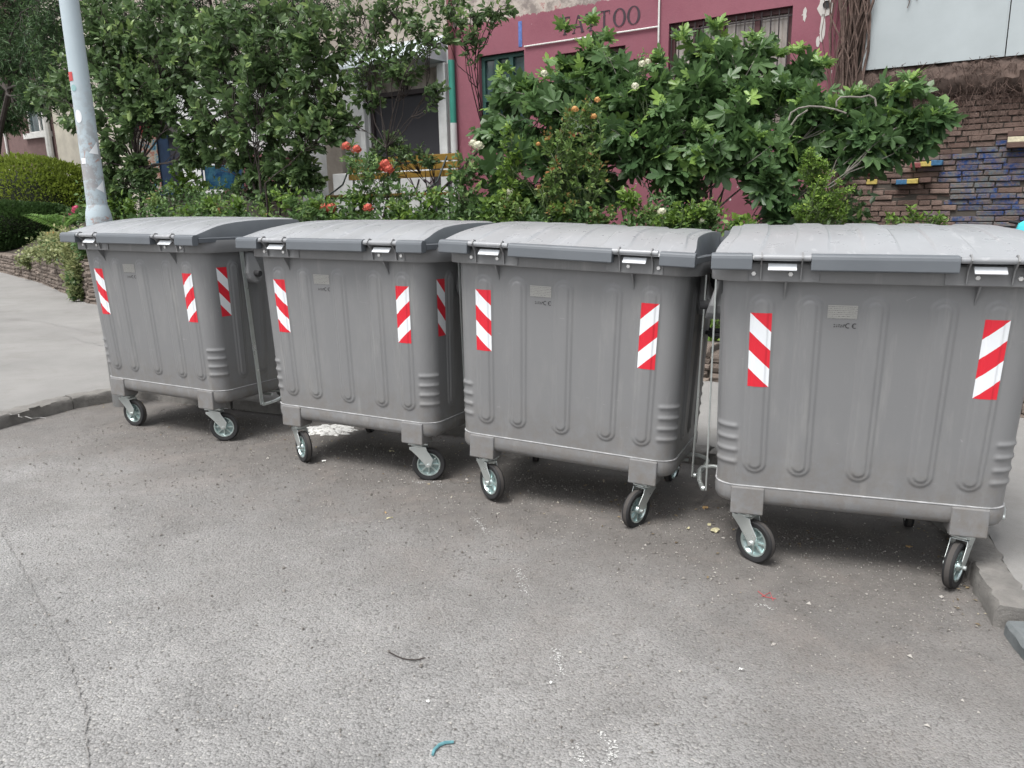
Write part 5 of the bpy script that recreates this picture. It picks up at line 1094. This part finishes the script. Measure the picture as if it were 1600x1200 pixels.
scuff('paint_mark', M['chalk'], [(645, 752), (660, 756), (668, 748), (690, 762)], 'white crumbly mark before the second container', n=80, sp=.008)
scuff('paint_mark', M['chalk'], [(420, 684), (445, 680), (470, 682)], 'white crumbs on the asphalt between the first two containers', n=60, sp=.02)
scuff('paint_mark', M['chalk'], [(1180, 945), (1195, 948), (1205, 952)], 'small white smear in front of the nearest container', n=40, sp=.008)
M['redstr'] = mat('red_paint_mark', (.45, .08, .09), .8)
b = MB()
for pts in ([(1184, 925), (1196, 934), (1212, 937)], [(1190, 934), (1203, 927), (1208, 940)]): b.tube([grd(u, v)+Vector((0, 0, .004)) for u, v in pts], .0015, 4)
tag(b.build('red_thread', M['redstr']), 'tangled red thread on the ground before the nearest container', 'thread')
M['cyanpl'] = mat('cyan_strip', (.10, .25, .28), .5, var=.3, scale=60)
b = MB(); pts = [grd(u, v)+Vector((0, 0, .006)) for u, v in ((676, 1182), (679, 1174), (686, 1167), (696, 1163), (709, 1162))]; b.tube(pts, [.004, .005, .005, .005, .004], 6); tag(b.build('plastic_strip', M['cyanpl'], smooth=True), 'curved cyan plastic strip lying on the asphalt near the bottom edge', 'plastic strip')
b = MB(); b.tube([grd(u, v)+Vector((0, 0, .005)) for u, v in ((608, 1021), (614, 1024), (622, 1028), (630, 1031), (639, 1032.5), (650, 1033), (665, 1030))], .002, 5); tag(b.build('twig', M['bark']), 'thin dark curved twig lying on the asphalt', 'twig')
# fallen leaves, paper scraps
def scrap(name, u, v, m, L, wd, lab, cat, rz=None, dz=0):
    b = MB(); c = grd(u, v); a = rnd.uniform(0, 6) if rz is None else rz; n = 12
    o = [(L*math.cos(2*math.pi*k/n)*rnd.uniform(.75, 1.1), wd*math.sin(2*math.pi*k/n)*rnd.uniform(.75, 1.1)) for k in range(n)]
    vs = [(0, 0, .010)]+[(x, y, .004+rnd.uniform(0, .010)) for x, y in o]; b.add([(c.x+x*math.cos(a)-y*math.sin(a), c.y+x*math.sin(a)+y*math.cos(a), c.z+dz+z) for x, y, z in vs], [(0, 1+k, 1+(k+1) % n) for k in range(n)]); tag(b.build(name, m), lab, cat, 'fallen leaves and scraps')
M['dry'] = mat('dry_leaf', (.42, .28, .13), .8, var=.3, scale=40); M['pale'] = mat('pale_leaf', (.45, .42, .27), .8, var=.3, scale=40); M['paper'] = mat('paper', (.70, .70, .68), .8)
scrap('fallen_leaf', 1102, 795, M['dry'], .022, .015, 'curled tan leaf beside the left wheel side of the nearest container', 'leaf')
scrap('fallen_leaf', 1117, 831, M['pale'], .030, .020, 'large pale yellow green leaf left of the nearest container wheel', 'leaf')
scrap('fallen_leaf', 1108, 822, M['pale'], .012, .010, 'small pale leaf just above the large pale yellow green one', 'leaf')
scrap('fallen_leaf', 1420, 856, M['dry'], .016, .013, 'orange leaf in the shade under the nearest container', 'leaf')
scrap('fallen_leaf', 603, 803, M['dry'], .008, .006, 'tiny brown leaf scrap in front of the second container', 'leaf')
scrap('paper_scrap', 608, 812, M['pale'], .020, .004, 'thin cream strip beside the tiny brown leaf scrap', 'scrap', rz=.3)
scrap('paper_scrap', 506, 722, M['paper'], .014, .012, 'white crumpled scrap right of the second container left wheel', 'scrap')
scrap('paper_scrap', 612, 707, M['pale'], .022, .010, 'cream torn scrap under the second container', 'scrap', rz=-.3)
scrap('paper_scrap', 1075, 828, M['pale'], .014, .006, 'short pale scrap left of the large pale leaf', 'scrap')
scrap('paper_scrap', 669, 1099, M['paper'], .007, .006, 'tiny white fleck at the lower middle', 'scrap')
scrap('paper_scrap', 861, 1069, M['paper'], .005, .005, 'tiny white fleck right of the lower middle', 'scrap')
scrap('paper_scrap', 1158, 1049, M['paper'], .010, .004, 'narrow white fleck at the lower right', 'scrap')
scrap('paper_scrap', 1590, 965, M['paper'], .03, .02, 'pale chip of stone in the gap between the kerb stones', 'stone chip', dz=.05)
# loose grit
M['grit'] = (lambda t: t.fin(t.mix(t.attr('tint'), (.13, .12, .11), (.42, .40, .37)), .9))(NT('grit'))
n = 15000; xs = []; ys = []
row = np.array([(-2.4, 5.07), (-1, 4.3), (.18, 3.67), (1.4, 2.97)])
for _ in range(n):
    if rnd.random() < .72: i = rnd.uniform(-.4, 3.3); e_ = min(i, 0)*1.3+max(i-3, 0)*1.2; x = np.interp(i, range(4), row[:, 0])+e_; y = np.interp(i, range(4), row[:, 1])-e_*.5; d = rnd.gauss(.15, .45); x += d*.45; y += d*.9
    else: y = rnd.uniform(1.9, 4.6); x = rnd.uniform(-.68, .68)*y
    xs.append(x); ys.append(y)
xs = np.array(xs); ys = np.array(ys); r_ = np.exp(nr.normal(math.log(.0028), .45, n)); r_ = np.clip(r_, .001, .011)
T = np.array([(1, 0, 0), (-.4, .9, .1), (-.6, -.8, 0), (.1, .1, .8), (.2, 0, -.5)]); TF = [(0, 1, 3), (1, 2, 3), (2, 0, 3), (0, 4, 1), (1, 4, 2), (2, 4, 0)]
ang = nr.uniform(0, 6.28, n); ca, sa = np.cos(ang), np.sin(ang); TT = T[None]*nr.uniform(.6, 1.3, (n, 5, 3)); X = TT[:, :, 0]*ca[:, None]-TT[:, :, 1]*sa[:, None]; Y = TT[:, :, 0]*sa[:, None]+TT[:, :, 1]*ca[:, None]
V = np.stack([xs[:, None]+X*r_[:, None], ys[:, None]+Y*r_[:, None], gz(xs, ys)[:, None]+.002+r_[:, None]*(TT[:, :, 2]+.2)], 2)
F = (np.arange(n)[:, None, None]*5+np.array(TF)[None]).reshape(-1, 3)
o = np_mesh('grit', V.reshape(-1, 3), F, M['grit'], None, False); a_ = o.data.attributes.new('tint', 'FLOAT', 'POINT'); a_.data.foreach_set('value', np.repeat(nr.random(n)**2.2, 5).astype(np.float32)); tag(o, 'loose grit on the asphalt', 'grit', kind='stuff')

# dry bits blown under the containers and along the kerb
n = 420; P = []
for _ in range(n):
    if rnd.random() < .7: i = rnd.uniform(0, 3); x = np.interp(i, range(4), row[:, 0])+rnd.gauss(.25, .3); y = np.interp(i, range(4), row[:, 1])+rnd.uniform(-.1, 1.0)
    else:
        k = rnd.randrange(3, 11); t = rnd.random(); x = KERB[k][0]*(1-t)+KERB[k+1 if k < 11 else k][0]*t-rnd.uniform(.01, .12)*(1 if k > 7 else .3); y = KERB[k][1]*(1-t)+KERB[k+1 if k < 11 else k][1]*t-rnd.uniform(.02, .2)*(1 if k < 8 else .1)
    P.append((x, y, float(gz(x, y))+.006))
P = np.array(P); M['bits'] = leafmat('dry_bits', (.10, .07, .045), (.30, .24, .15), (.50, .48, .42), rough=.8)
o = leaves_mesh('leaf_litter', 'small', P, rand_unit(n)*[1, 1, .2], rand_unit(n)*.4+[0, 0, 1], nr.uniform(.006, .026, n), M['bits'], None, nr.random(n)); tag(o, 'dry bits and leaf crumbs under the containers', 'leaf litter', kind='stuff')
